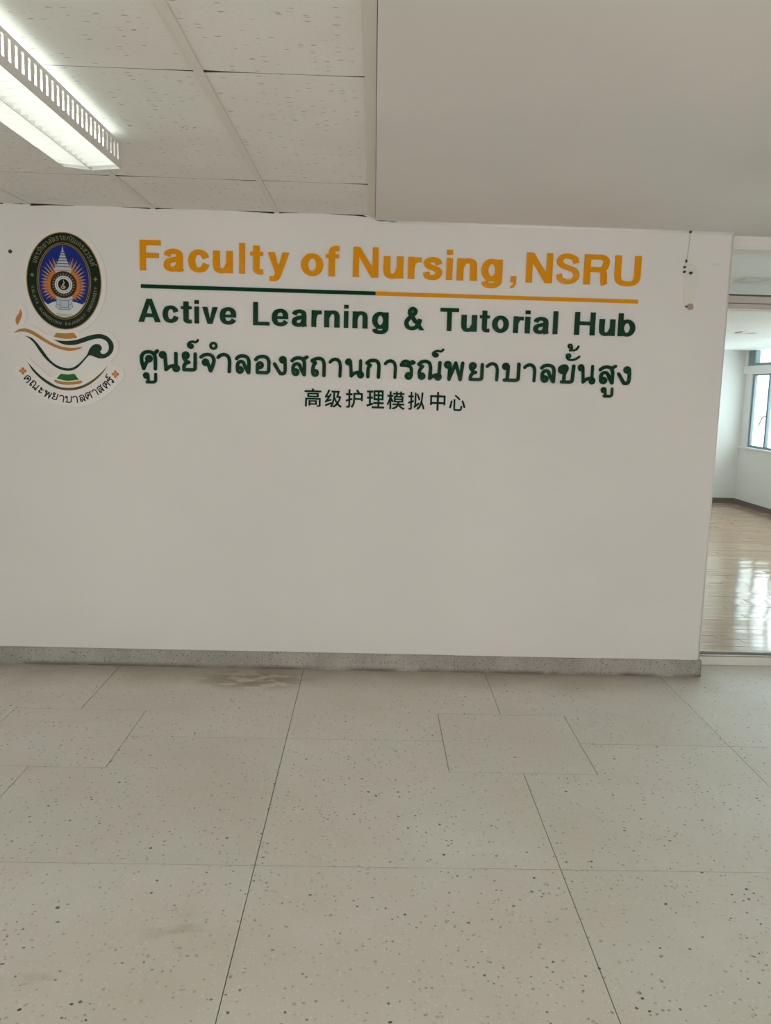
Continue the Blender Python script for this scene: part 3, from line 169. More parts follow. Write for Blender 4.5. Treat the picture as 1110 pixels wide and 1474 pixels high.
# ---------------------------------------------------------------- materials
def mat(name, col, rough=0.5, metal=0.0, spec=0.5, coat=0.0):
    m = bpy.data.materials.new(name); m.use_nodes = True
    b = m.node_tree.nodes['Principled BSDF']
    b.inputs['Base Color'].default_value = (*col, 1); b.inputs['Roughness'].default_value = rough
    b.inputs['Metallic'].default_value = metal; b.inputs['Specular IOR Level'].default_value = spec
    b.inputs['Coat Weight'].default_value = coat
    return m
class NT:
    def __init__(s, m): s.t = m.node_tree; s.n = s.t.nodes; s.l = s.t.links; s.b = s.n['Principled BSDF']
    def node(s, k, **kw):
        n = s.n.new(k)
        for a, v in kw.items():
            if a in n.inputs: n.inputs[a].default_value = v
            else: setattr(n, a, v)
        return n
    def put(s, sock, v):
        if hasattr(v, 'links'): s.l.new(v, sock)
        else: sock.default_value = v
    def math(s, op, a, b=0.0, c=0.0):
        n = s.n.new('ShaderNodeMath'); n.operation = op
        for i, v in enumerate((a, b, c)): s.put(n.inputs[i], v)
        return n.outputs[0]
    def smooth(s, v, a, b):                                 # 0..1 as v goes a..b
        n = s.n.new('ShaderNodeMapRange'); n.interpolation_type = 'SMOOTHSTEP'
        s.put(n.inputs['Value'], v); n.inputs['From Min'].default_value = a; n.inputs['From Max'].default_value = b
        return n.outputs[0]
    def mix(s, f, a, b):
        n = s.n.new('ShaderNodeMix'); n.data_type = 'RGBA'; s.put(n.inputs[0], f)
        for i, v in ((6, a), (7, b)):
            s.put(n.inputs[i], (*v, 1) if isinstance(v, tuple) and len(v) == 3 else v)
        return n.outputs[2]
    def pos(s, scale=(1, 1, 1), warp=0.0, wscale=5.0):
        g = s.n.new('ShaderNodeNewGeometry'); v = g.outputs['Position']
        if warp:
            nz = s.node('ShaderNodeTexNoise'); nz.inputs['Scale'].default_value = wscale; s.l.new(v, nz.inputs['Vector'])
            a = s.n.new('ShaderNodeVectorMath'); a.operation = 'MULTIPLY_ADD'
            s.l.new(nz.outputs['Color'], a.inputs[0]); a.inputs[1].default_value = (warp,) * 3; s.l.new(v, a.inputs[2]); v = a.outputs[0]
        m = s.n.new('ShaderNodeVectorMath'); m.operation = 'MULTIPLY'; s.l.new(v, m.inputs[0]); m.inputs[1].default_value = scale
        return m.outputs[0]
    def noise(s, vec, scale, detail=3.0, rough=0.55):
        n = s.n.new('ShaderNodeTexNoise'); s.l.new(vec, n.inputs['Vector'])
        n.inputs['Scale'].default_value = scale; n.inputs['Detail'].default_value = detail; n.inputs['Roughness'].default_value = rough
        return n.outputs[0]
    def voro(s, vec, scale, rnd=1.0):
        n = s.n.new('ShaderNodeTexVoronoi'); s.l.new(vec, n.inputs['Vector']); n.inputs['Scale'].default_value = scale
        n.inputs['Randomness'].default_value = rnd
        sep = s.n.new('ShaderNodeSeparateColor'); s.l.new(n.outputs['Color'], sep.inputs[0])
        return n.outputs['Distance'], sep.outputs[0], sep.outputs[1]
    def xyz(s):
        g = s.n.new('ShaderNodeNewGeometry'); x = s.n.new('ShaderNodeSeparateXYZ'); s.l.new(g.outputs['Position'], x.inputs[0])
        return x.outputs
    def bump(s, h, strength, dist=0.002):
        n = s.n.new('ShaderNodeBump'); s.l.new(h, n.inputs['Height']); n.inputs['Strength'].default_value = strength
        n.inputs['Distance'].default_value = dist; s.l.new(n.outputs[0], s.b.inputs['Normal'])
    def blob(s, X, Z, cx, cz, rx, rz, soft=0.35):          # 1 inside an ellipse
        a = s.math('DIVIDE', s.math('SUBTRACT', X, cx), rx); b = s.math('DIVIDE', s.math('SUBTRACT', Z, cz), rz)
        d = s.math('SQRT', s.math('ADD', s.math('MULTIPLY', a, a), s.math('MULTIPLY', b, b)))
        return s.smooth(d, 1.0, 1.0 - soft)

def m_wall(name, col):
    m = mat(name, col, 0.62, spec=0.3); t = NT(m); v = t.pos()
    n1 = t.noise(v, 1.3, 4); n2 = t.noise(v, 14, 4)
    c = t.mix(t.smooth(n1, .3, .7), tuple(x * .975 for x in col), tuple(min(1, x * 1.02) for x in col))
    x, y, z = t.xyz()
    # scuffs left under the Thai line and beside the old bracket
    d, r, g = t.voro(t.pos((1, 1, 1), .02, 30), 26)
    sp = t.math('MULTIPLY', t.smooth(d, .26, .10), t.smooth(r, .72, .8))
    zone = t.math('MULTIPLY', t.math('MULTIPLY', t.smooth(z, 1.53, 1.57), t.smooth(z, 1.66, 1.62)), t.math('MULTIPLY', t.smooth(x, -1.2, -1.15), t.smooth(x, 1.25, .9)))
    sc = t.math('MULTIPLY', t.math('MULTIPLY', sp, zone), .30)
    z2 = t.math('MULTIPLY', t.blob(x, z, 1.715, 2.171, .05, .008, .8), t.smooth(n2, .42, .55))
    sc = t.math('ADD', sc, t.math('MULTIPLY', z2, .12))
    c = t.mix(sc, c, (.30, .27, .24))
    t.l.new(c, t.b.inputs['Base Color'])
    t.bump(t.noise(v, 160, 3), .06, .0015)
    return m
M = {}
M['wall'] = m_wall('wall_paint', (.715, .697, .682))
M['soffit'] = m_wall('soffit_paint', (.775, .755, .73))
M['far_wall'] = m_wall('far_room_paint', (.80, .80, .79))

def m_terrazzo(name, base, dark, chip_w, far=False):
    m = mat(name, base, .30, spec=.45); t = NT(m)
    v = t.pos(); vw = t.pos((1, 1, 1), .012, 55)
    big = t.noise(v, 1.1, 4); mid = t.noise(v, 6, 4)
    c = t.mix(t.smooth(big, .3, .7), tuple(x * k for x, k in zip(base, (.94, .93, .88))), tuple(x * k for x, k in zip(base, (1.04, 1.05, 1.06))))
    c = t.mix(t.math('MULTIPLY', t.smooth(mid, .45, .75), .35), c, tuple(x * k for x, k in zip(base, (.90, .88, .83))))
    # faint brownish grey pebbles
    d, r, g = t.voro(vw, 62); k = t.math('MULTIPLY', t.smooth(d, .34, .24), t.smooth(r, .62, .7))
    c = t.mix(t.math('MULTIPLY', k, .30), c, tuple(x * .62 for x in base))
    d, r, g = t.voro(vw, 95); k = t.math('MULTIPLY', t.smooth(d, .36, .25), t.smooth(r, .7, .78))
    c = t.mix(t.math('MULTIPLY', k, .35), c, tuple(min(1, x * 1.32) for x in base))
    d, r, g = t.voro(vw, 40); k = t.math('MULTIPLY', t.smooth(d, .25, .17), t.smooth(r, .80, .84))
    c = t.mix(t.math('MULTIPLY', k, .5), c, tuple(x * .42 for x in base))
    # black chips: three sizes, irregular, clustered
    vc = t.pos((1, 1, 1), .010, 60)
    clu = t.smooth(t.noise(v, 2.2, 3), .34, .56)
    for sc, r0, lo, hi, st in ((22, .78, .05, .14, 1.25), (36, .72, .08, .18, 1.05), (62, .70, .12, .24, .75)):
        d, r, g = t.voro(vc, sc); thr = t.math('MULTIPLY_ADD', g, hi - lo, lo)
        k = t.math('MULTIPLY', t.smooth(t.math('SUBTRACT', d, thr), .02, -.02), t.smooth(r, r0, r0 + .02))
        k = t.math('MULTIPLY', k, t.math('MULTIPLY_ADD', clu, .8, .2))
        c = t.mix(t.math('MULTIPLY', k, t.math('MINIMUM', t.math('MULTIPLY_ADD', g, st * .7, st * .3), .96)), c, dark)
    return m, t, c
m, t, c = m_terrazzo('floor_terrazzo', (.70, .68, .63), (.05, .048, .042), 1)
x, y, z = t.xyz(); v = t.pos()
n = t.noise(v, 3.2, 5); n9 = t.noise(t.pos((1, 2.2, 1)), 7, 5, .6)
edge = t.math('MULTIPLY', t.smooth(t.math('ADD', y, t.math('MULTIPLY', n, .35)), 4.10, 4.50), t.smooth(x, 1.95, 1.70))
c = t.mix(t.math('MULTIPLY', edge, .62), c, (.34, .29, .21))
st = t.math('MULTIPLY', t.blob(x, y, -.58, 4.13, .40, .20, .75), t.smooth(n9, .40, .54))
c = t.mix(t.math('MULTIPLY', st, .85), c, (.27, .215, .15))
rust = t.math('MULTIPLY', t.math('ADD', t.blob(x, y, -.50, 2.12, .14, .14, .9), t.blob(x, y, -.83, 1.94, .12, .10, .9)), t.smooth(n9, .46, .66))
c = t.mix(t.math('MULTIPLY', rust, .28), c, (.30, .25, .15))
oi = t.node('ShaderNodeObjectInfo'); h = t.n.new('ShaderNodeHueSaturation'); t.l.new(c, h.inputs['Color'])
t.l.new(t.math('ADD', .975, t.math('MULTIPLY', oi.outputs['Random'], .05)), h.inputs['Value'])
t.l.new(h.outputs[0], t.b.inputs['Base Color'])
t.l.new(t.math('ADD', .26, t.math('MULTIPLY', t.noise(v, 9, 4), .18)), t.b.inputs['Roughness'])
M['terrazzo'] = m
M['grout'] = mat('joint_filler', (.15, .14, .12), .9)

m = mat('baseboard_terrazzo', (.26, .25, .225), .55, spec=.35); t = NT(m); v = t.pos(); vw = t.pos((1, 1, 1), .006, 90)
c = t.mix(t.smooth(t.noise(v, 5, 4), .35, .7), (.31, .30, .275), (.40, .385, .35))
d, r, g = t.voro(vw, 170); c = t.mix(t.math('MULTIPLY', t.smooth(d, .45, .25), t.math('MULTIPLY', t.smooth(r, .4, .9), .55)), c, (.58, .56, .52))
d, r, g = t.voro(vw, 120); c = t.mix(t.math('MULTIPLY', t.smooth(d, .40, .25), t.smooth(r, .78, .84)), c, (.07, .068, .06))
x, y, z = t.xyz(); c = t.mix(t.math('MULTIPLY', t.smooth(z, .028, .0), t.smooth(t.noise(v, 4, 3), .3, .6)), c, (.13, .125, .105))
t.l.new(c, t.b.inputs['Base Color']); t.bump(t.noise(v, 220, 2), .25, .001)
M['baseboard'] = m

m = mat('mineral_tile', (.90, .89, .86), .9, spec=.15); t = NT(m); v = t.pos()
vs = t.pos((30, 105, 30), .014, 26)
d, r, g = t.voro(vs, 1.0); k = t.math('MULTIPLY', t.smooth(d, .33, .18), t.smooth(r, .76, .88))
c = t.mix(t.smooth(t.noise(v, 2.5, 4), .3, .7), (.815, .80, .755), (.855, .845, .81))
c = t.mix(t.math('MULTIPLY', k, .62), c, (.27, .235, .19))
vs = t.pos((60, 150, 60), .01, 40); d, r, g = t.voro(vs, 1.0)
k2 = t.math('MULTIPLY', t.smooth(d, .42, .25), t.smooth(r, .62, .8)); c = t.mix(t.math('MULTIPLY', k2, .12), c, (.38, .34, .29))
x, y, z = t.xyz(); sp = t.math('MULTIPLY', t.blob(x, y, -.645, 2.97, .03, .03, .3), t.smooth(t.noise(v, 60, 2), .52, .58))
c = t.mix(t.math('MULTIPLY', sp, .7), c, (.22, .15, .11))
t.l.new(c, t.b.inputs['Base Color'])
t.bump(t.math('SUBTRACT', 1.0, k), .5, .001)
M['tile'] = m
M['tile_edge_shaded'] = mat('cut_edge_shaded', (.10, .085, .065), .95, spec=.1)  # cut edges darkened in colour so the tile joints look shaded
M['tee'] = mat('tee_bar_enamel', (.77, .74, .68), .5, spec=.3)
M['void'] = mat('plenum_gap_shade', (.03, .028, .025), .95)  # black stands in for the unlit plenum and the shade in gaps
M['caulk'] = mat('white_caulk', (.74, .72, .68), .7)
M['dark'] = mat('dark_gap', (.06, .05, .04), .9)

M['orange'] = mat('orange_acrylic', (.74, .285, .001), .05, spec=.18)
M['green'] = mat('green_acrylic', (.001, .040, .015), .05, spec=.12)
M['ink'] = mat('dark_green_ink', (.003, .030, .016), .4, spec=.05)
M['backing'] = mat('clear_white_acrylic', (.735, .713, .692), .2, spec=.3)
def ink(name, col, r=.25): M[name] = mat(name, col, r, spec=.12)
ink('e_gold', (.30, .20, .055)); ink('e_cream', (.60, .47, .32)); ink('e_band', (.007, .020, .010)); ink('e_brown', (.035, .022, .012))
ink('e_blue', (.010, .028, .20)); ink('e_orange', (.52, .185, .03)); ink('e_silver', (.42, .48, .55)); ink('e_white', (.60, .63, .62))
ink('e_black', (.012, .014, .014)); ink('e_line', (.07, .09, .13)); ink('e_text', (.19, .185, .11)); ink('e_ray', (.42, .25, .11))
ink('e_green', (.012, .13, .018)); ink('e_dkgreen', (.006, .035, .018)); ink('e_olive', (.05, .06, .02)); ink('e_pattern', (.22, .18, .12))
def grad(name, a, b, x0, x1):
    m = mat(name, a, .25, spec=.12); t = NT(m); x, y, z = t.xyz()
    t.l.new(t.mix(t.smooth(x, x0, x1), a, b), t.b.inputs['Base Color']); M[name] = m
grad('e_spout', (.36, .23, .045), (.46, .20, .03), -1.80, -1.62)
grad('e_lid', (.36, .23, .05), (.50, .20, .035), -1.62, -1.50)
grad('e_arc', (.012, .035, .02), (.10, .08, .02), -1.70, -1.54)
M['flame'] = mat('e_flame', (.42, .17, .02), .3)
M['rail'] = mat('aluminium_rail', (.50, .475, .42), .45, metal=.0, spec=.5)
M['rail_light'] = mat('pale_trim', (.70, .69, .66), .5)
M['gasket_and_shade'] = mat('gasket_and_gap_shade', (.12, .12, .10), .6)  # sill gasket, and the painted shade in the head rail gap
M['steel'] = mat('blue_grey_steel', (.15, .22, .25), .45, spec=.5)
M['steel_hi'] = mat('brass_handle', (.20, .19, .16), .4, metal=.6)
M['white_metal'] = mat('white_enamel', (.78, .77, .75), .4, spec=.4)
M['panel_metal'] = mat('grey_enamel', (.66, .62, .60), .45, spec=.4)
M['skirting'] = mat('dark_brown_skirting', (.085, .07, .062), .4)
M['rust'] = mat('old_plug', (.38, .31, .25), .9)
M['nail'] = mat('dark_nail', (.04, .035, .03), .5, metal=.4)
M['scar'] = mat('scraped_paint', (.68, .66, .625), .8)
m = mat('fluorescent_tube', (1, 1, 1), .5); b = m.node_tree.nodes['Principled BSDF']
b.inputs['Emission Color'].default_value = (.86, 1.0, .93, 1); b.inputs['Emission Strength'].default_value = 7.5
M['tube'] = m
# clear glass: fresnel mirror over straight-through
m = bpy.data.materials.new('window_glass'); m.use_nodes = True; nt = m.node_tree; nt.nodes.clear()
o_ = nt.nodes.new('ShaderNodeOutputMaterial'); mx = nt.nodes.new('ShaderNodeMixShader'); tr = nt.nodes.new('ShaderNodeBsdfTransparent')
gl_ = nt.nodes.new('ShaderNodeBsdfGlossy'); fr = nt.nodes.new('ShaderNodeFresnel')
gb = nt.nodes.new('ShaderNodeNewGeometry'); ml = nt.nodes.new('ShaderNodeMath'); ml.operation = 'MULTIPLY_ADD'   # the same outside index on both faces
nt.links.new(gb.outputs['Backfacing'], ml.inputs[0]); ml.inputs[1].default_value = 1 / 1.5 - 1.5; ml.inputs[2].default_value = 1.5
nt.links.new(ml.outputs[0], fr.inputs['IOR'])
tr.inputs['Color'].default_value = (.96, .985, .975, 1); gl_.inputs['Roughness'].default_value = .02
nt.links.new(fr.outputs[0], mx.inputs[0]); nt.links.new(tr.outputs[0], mx.inputs[1]); nt.links.new(gl_.outputs[0], mx.inputs[2]); nt.links.new(mx.outputs[0], o_.inputs['Surface'])
M['glass'] = m
# parquet
m = mat('parquet', (.34, .22, .13), .11, spec=.8); t = NT(m); v = t.pos((1.5, 14, 1))
oi = t.node('ShaderNodeObjectInfo'); c = t.mix(t.noise(v, 3, 5), (.36, .21, .115), (.50, .33, .21))
at = t.node('ShaderNodeAttribute'); at.attribute_name = 'tone'
c = t.mix(t.math('MULTIPLY', at.outputs['Fac'], .6), c, (.56, .38, .25)); t.l.new(c, t.b.inputs['Base Color'])
t.bump(t.noise(t.pos((1, 3, 1)), 6, 2), .12, .004)
M['parquet'] = m

# ---------------------------------------------------------------- mesh helpers
def mesh_ob(name, bm, m, parent=None, bevel=0.0, seg=2):
    if bevel: bmesh.ops.bevel(bm, geom=bm.edges[:], offset=bevel, segments=seg, affect='EDGES', profile=.5, clamp_overlap=True)
    bmesh.ops.recalc_face_normals(bm, faces=bm.faces[:])
    me = bpy.data.meshes.new(name); bm.to_mesh(me); bm.free()
    for mm in (m if isinstance(m, (list, tuple)) else [m]): me.materials.append(M[mm])
    o = bpy.data.objects.new(name, me); C.objects.link(o)
    if parent is not None: o.parent = parent
    return o
def bx(bm, x0, x1, y0, y1, z0, z1):
    v = [bm.verts.new((x, y, z)) for x in (x0, x1) for y in (y0, y1) for z in (z0, z1)]
    for f in ((0, 1, 3, 2), (4, 6, 7, 5), (0, 4, 5, 1), (2, 3, 7, 6), (0, 2, 6, 4), (1, 5, 7, 3)): bm.faces.new([v[i] for i in f])
def box(name, x0, x1, y0, y1, z0, z1, m, parent=None, bevel=0.0, seg=2):
    bm = bmesh.new(); bx(bm, x0, x1, y0, y1, z0, z1); return mesh_ob(name, bm, m, parent, bevel, seg)
def prism(bm, pts, fn, d):                                 # pts 2-D, fn(a,b,depth)->xyz
    n = len(pts); a = [bm.verts.new(fn(p[0], p[1], 0)) for p in pts]; b = [bm.verts.new(fn(p[0], p[1], d)) for p in pts]
    bm.faces.new(a); bm.faces.new(b[::-1])
    for i in range(n): bm.faces.new((a[i], b[i], b[(i + 1) % n], a[(i + 1) % n]))
def empty(name, loc=(0, 0, 0), **kw):
    o = bpy.data.objects.new(name, None); C.objects.link(o); o.location = loc; o.empty_display_size = .1
    for k, v in kw.items(): o[k] = v
    return o
def struct(o): o['kind'] = 'structure'; return o
def tag(o, label, cat, group=None):
    o['label'] = label; o['category'] = cat
    if group: o['group'] = group
    return o
def tube(bm, pts, r, seg=8, cap=True):
    rings = []
    for i, p in enumerate(pts):
        p = Vector(p); a = Vector(pts[max(i - 1, 0)]); b = Vector(pts[min(i + 1, len(pts) - 1)]); d = (b - a).normalized()
        u = d.orthogonal().normalized(); w_ = d.cross(u); rr = r[i] if isinstance(r, (list, tuple)) else r
        rings.append([bm.verts.new(p + (u * math.cos(2 * PI * k / seg) + w_ * math.sin(2 * PI * k / seg)) * rr) for k in range(seg)])
    for A, B in zip(rings[:-1], rings[1:]):
        for k in range(seg): bm.faces.new((A[k], A[(k + 1) % seg], B[(k + 1) % seg], B[k]))
    if cap: bm.faces.new(rings[0][::-1]); bm.faces.new(rings[-1])

DW = 4.302      # front face of the lettered wall
# ---------------------------------------------------------------- floor: terrazzo slabs with recessed joints
floor = struct(box('floor', -4.0, 3.9, -5.5, 4.52, -.12, -.004, 'grout'))
XL = [-4.0, -3.25, -2.285, -1.312, -.3376, .633, 1.5867, 2.55, 3.5, 3.9]
YL = [-5.5, -5.22, -4.26, -3.30, -2.345, -1.387, -.43, .53, 1.487, 2.445, 3.403, 4.50]
PATCH = [(.337, .931, 3.113, 3.711), (-1.607, -1.013, 3.103, 3.69)]
GX, GY = .0013, .0017
def slab(pts):
    bm = bmesh.new(); n = len(pts)
    T = [bm.verts.new((x, y, 0)) for x, y in pts]; Bt = [bm.verts.new((x, y, -.03)) for x, y in pts]
    bm.faces.new(T); bm.faces.new(Bt[::-1])
    for i in range(n): bm.faces.new((T[i], Bt[i], Bt[(i + 1) % n], T[(i + 1) % n]))
    return mesh_ob('terrazzo_slab', bm, 'terrazzo', floor)
for i in range(len(XL) - 1):
    for j in range(len(YL) - 1):
        x0, x1, y0, y1 = XL[i] + GX, XL[i + 1] - GX, YL[j] + GY, YL[j + 1] - GY
        pts = [(x0, y0), (x1, y0), (x1, y1), (x0, y1)]
        for (a, b, c_, d_) in PATCH:
            a, b, c_, d_ = a - GX, b + GX, c_ - GY, d_ + GY
            new = []
            for k, p in enumerate(pts):
                if a < p[0] < b and c_ < p[1] < d_:
                    q = pts[k - 1]
                    ex = a if p[0] - x0 > .2 else b; ey = c_ if p[1] - y0 > .2 else d_
                    if abs(q[1] - p[1]) < 1e-6: new += [(ex, p[1]), (ex, ey), (p[0], ey)]
                    else: new += [(p[0], ey), (ex, ey), (ex, p[1])]
                else: new.append(p)
            pts = new
        slab(pts)
for (a, b, c_, d_) in PATCH: slab([(a + GX, c_ + GY), (b - GX, c_ + GY), (b - GX, d_ - GY), (a + GX, d_ - GY)])

# ---------------------------------------------------------------- walls of the corridor
bm = bmesh.new(); bx(bm, -4.2, 1.801, DW, 4.60, -.1, 2.56)
ed = [e for e in bm.edges if all(v.co.x > 1.8 for v in e.verts) and abs(e.verts[0].co.z - e.verts[1].co.z) > 1]
bmesh.ops.bevel(bm, geom=ed, offset=.014, segments=5, affect='EDGES', profile=.5)
wall_back = struct(mesh_ob('wall_back', bm, 'wall'))
for p in wall_back.data.polygons: p.use_smooth = abs(p.normal.z) < .1 and p.area < .2
struct(box('wall_left', -4.2, -4.0, -5.5, DW, -.1, 2.56, 'wall'))
struct(box('wall_right', 3.9, 4.1, -5.5, 4.60, -.1, 2.56, 'wall'))
struct(box('wall_front', -4.2, 4.1, -5.7, -5.5, -.1, 2.56, 'wall'))
# grey terrazzo skirting in cast lengths
base = struct(empty('baseboard_back', (-4.0, DW, 0)))
cuts = [-4.0, -2.72, -1.55, -.56, .47, 1.262, 1.8055]
for k in range(len(cuts) - 1):
    a, b = cuts[k] + .0006, cuts[k + 1] - .0006
    d = (.0, .0008, .0, .001, .0004, .0)[k]
    bm = bmesh.new(); bx(bm, a, b, DW - .009 - d, DW + (.0 if k < 5 else .0), 0, .0915 + (.0, .001, .0, .0007, -.0005, .001)[k])
    ed = [e for e in bm.edges if all(v.co.y < DW - .001 and v.co.z > .05 for v in e.verts)]
    bmesh.ops.bevel(bm, geom=ed, offset=.003, segments=2, affect='EDGES')
    o = mesh_ob('skirting_length', bm, 'baseboard', base); o.matrix_parent_inverse = Matrix.Translation((4.0, -DW, 0))
o = box('skirting_return', 1.801, 1.809, DW - .009, 4.50, 0, .0915, 'baseboard', base, .002); o.matrix_parent_inverse = Matrix.Translation((4.0, -DW, 0))

# ---------------------------------------------------------------- ceiling: lay-in mineral tiles on exposed bars
ceil = struct(box('ceiling', -4.2, -.012, -5.5, 4.60, 2.56, 2.62, 'void'))
ZT = 2.353
CX = [-4.0, -3.567, -2.956, -2.345, -1.734, -1.115, -.504, -.040]
CY = [4.302, 3.668, 2.446, 1.224, .002, -1.22, -2.44, -3.66, -4.88, -5.5]
def tile(x0, x1, y1, y0, t0, t1):
    # end edges sag slightly in the middle: the joint opens towards the bars
    bm = bmesh.new(); n = 8; bot = []; 
    def prof(f, a, b): return .0014 + a * max(0, 1 - f * 3.2) ** 1.5 + b * max(0, 1 - (1 - f) * 3.2) ** 1.5
    near = [(x0 + (x1 - x0) * i / n, y0 + prof(i / n, *t0)) for i in range(n + 1)]
    far = [(x0 + (x1 - x0) * i / n, y1 - prof(i / n, *t1)) for i in range(n + 1)]
    ring = near + far[::-1]
    prism(bm, ring, lambda a, b, d: (a, b, ZT + d), .015)
    o = mesh_ob('ceiling_tile', bm, ['tile', 'tile_edge_shaded'], ceil)
    for p in o.data.polygons: p.material_index = 0 if abs(p.normal.z) > .5 else 1
    return o
rnd = random.Random(3)
for i in range(len(CX) - 1):
    for j in range(len(CY) - 1):
        g = lambda: rnd.choice((.0015, .004, .007, .010))
        t1 = (g(), g()) if j else ((.008, .006) if i != 4 else (.012, .004))
        tile(CX[i] + (.004 if i else 0), CX[i + 1] - .004, CY[j], CY[j + 1], (g(), g()), t1)
for x in CX[1:-1]:
    bm = bmesh.new(); prism(bm, [(x - .0135, ZT - .0035), (x + .0135, ZT - .0035), (x + .0135, ZT - .0015), (x + .002, ZT), (x + .002, ZT + .03), (x - .002, ZT + .03), (x - .002, ZT), (x - .0135, ZT - .0015)], lambda a, b, d: (a, -5.5 + d, b), 9.80)
    mesh_ob('tee_bar', bm, 'tee', ceil)
bm = bmesh.new(); prism(bm, [(-.047, ZT - .003), (-.014, ZT - .003), (-.014, ZT + .03), (-.017, ZT + .03), (-.017, ZT - .001), (-.047, ZT - .001)], lambda a, b, d: (a, -5.5 + d, b), 9.80)
mesh_ob('wall_angle', bm, 'tee', ceil)

box('gap_shade_strip', -4.0, -.05, DW - .0025, DW - .0005, ZT + .0015, 2.40, 'void', ceil)  # dark strip over the wall top, painting shade into the tile gap
# plaster soffit on the right, running to the wall with a soft rounded inner corner
struct(box('ceiling_soffit', -.012, 3.9, -5.5, 4.40, 2.33, 2.56, 'soffit'))
bm = bmesh.new(); R_ = .018; prof = [(DW + .02, 2.34), (DW - R_ + .01, 2.34), (DW - R_ + .01, 2.33)]
for k in range(1, 7):
    a = k / 6 * PI / 2; prof.append((DW - R_ + .01 + math.sin(a) * (R_ - .01), 2.33 - (1 - math.cos(a)) * R_ * .7))
prof += [(DW + .02, prof[-1][1])]
prism(bm, prof, lambda a, b, d: (-.012 + d, a, b), 1.809)
soffit = struct(mesh_ob('trim_1', bm, 'soffit'))
for p in soffit.data.polygons: p.use_smooth = abs(p.normal.x) < .5
struct(box('lintel_partition', 1.79, 3.9, 4.395, 4.60, 2.272, 2.56, 'soffit', None, .004))
# corner caulk: bent strip where bar, soffit and wall meet, and the dark cracks beside it
bm = bmesh.new(); prism(bm, [(-.075, 2.352), (-.045, 2.3525), (-.008, 2.327), (.05, 2.324), (.09, 2.322), (.05, 2.3185), (-.01, 2.320), (-.05, 2.344)], lambda a, b, d: (a, DW - .006 + d, b), .006)
mesh_ob('caulk_strip', bm, 'caulk', soffit)
for a, b, zc in ((-.008, .044, 2.3262), (.050, .092, 2.3245)):
    bm = bmesh.new(); prism(bm, [(a, zc), ((a + b) / 2, zc + .0016), (b, zc - .0004), ((a + b) / 2, zc - .0012)], lambda u, v_, d: (u, DW - .0085 + d, v_), .003)
    mesh_ob('crack', bm, 'dark', soffit)

for xa, xb, h_ in ((-1.715, -1.50, .009), (-1.127, -1.27, .006), (-1.104, -1.02, .006), (-.516, -.70, .008), (-.493, -.40, .005), (-.052, -.24, .009), (-1.752, -1.80, .004), (-1.85, -1.90, .006)):  # dark slivers laid on the wall as painted shade under the tiles
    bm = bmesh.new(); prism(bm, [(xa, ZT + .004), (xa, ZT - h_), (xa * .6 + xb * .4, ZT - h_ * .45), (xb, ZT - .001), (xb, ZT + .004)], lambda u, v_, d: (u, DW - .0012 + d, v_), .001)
    mesh_ob('gap_shade_sliver', bm, 'void', ceil)

# ---------------------------------------------------------------- glazed partition beside the wall
win = struct(empty('window_1', (1.809, 4.50, 0)))
W1 = Matrix.Translation((-1.809, -4.50, 0))
def wb(name, *a, **k):
    o = box(name, *a, win, **k); o.matrix_parent_inverse = W1; return o
wb('sill_rail', 1.811, 3.9, 4.501, 4.56, 0, .050, 'rail_light', bevel=.002)
wb('sill_cap', 1.811, 3.9, 4.506, 4.555, .0535, .060, 'rail_light', bevel=.001)
wb('sill_gasket', 1.811, 3.9, 4.512, 4.550, .050, .064, 'gasket_and_shade')
wb('head_rail', 1.803, 3.9, 4.503, 4.56, 1.978, 2.003, 'rail', bevel=.002)
wb('head_rail', 1.803, 3.9, 4.501, 4.56, 2.006, 2.043, 'rail', bevel=.003)
wb('head_gap_shade', 1.803, 3.9, 4.514, 4.55, 2.003, 2.053, 'gasket_and_shade')  # dark strip painted in as the shadow between the head rails
wb('head_bead', 1.803, 3.9, 4.500, 4.56, 1.971, 1.977, 'white_metal')
wb('head_bead', 1.803, 3.9, 4.506, 4.56, 2.053, 2.0585, 'white_metal')
wb('top_bead', 1.803, 3.9, 4.39, 4.41, 2.266, 2.272, 'white_metal')
wb('jamb', 1.803, 1.818, 4.503, 4.56, .060, 1.972, 'rail_light')
wb('jamb', 3.84, 3.9, 4.503, 4.56, .060, 2.272, 'rail_light')
wb('pane', 1.818, 3.9, 4.530, 4.536, .060, 1.973, 'glass')
wb('pane', 1.803, 3.9, 4.530, 4.536, 2.058, 2.272, 'glass')

# ---------------------------------------------------------------- the far room
FX, FY, FZ = 5.27, 11.84, 2.172
ff = struct(box('floor_far_room', 1.0, FX + .05, 4.56, FY + .05, -.12, -.006, 'skirting'))
bm = bmesh.new(); lay = bm.faces.layers.float.new('tone'); r2 = random.Random(5)
y = 4.565; row = 0
while y < FY:
    x = 1.0 - r2.random() * .4
    while x < FX:
        x1 = min(x + .42, FX); a, b = r2.gauss(0, .0014), r2.gauss(0, .0032); tn = r2.random()
        cx, cy = (x + x1) / 2, y + .0375
        zz = lambda X, Y: (X - cx) / .21 * a * .5 + (Y - cy) / .0375 * b * .12
        xs, xe, ys, ye = max(x, 1.0) + .0005, x1 - .0005, y + .0004, min(y + .0746, FY)
        if xe > xs + .01:
            v = [bm.verts.new((X, Y, zz(X, Y))) for X, Y in ((xs, ys), (xe, ys), (xe, ye), (xs, ye))]
            f = bm.faces.new(v); f[lay] = tn
            u = [bm.verts.new((q.co.x, q.co.y, -.006)) for q in v]
            for k in range(4): f = bm.faces.new((v[k], u[k], u[(k + 1) % 4], v[(k + 1) % 4])); f[lay] = tn
        x += .42
    y += .075; row += 1
pq = mesh_ob('parquet_block', bm, 'parquet', ff); pq['kind'] = 'stuff'
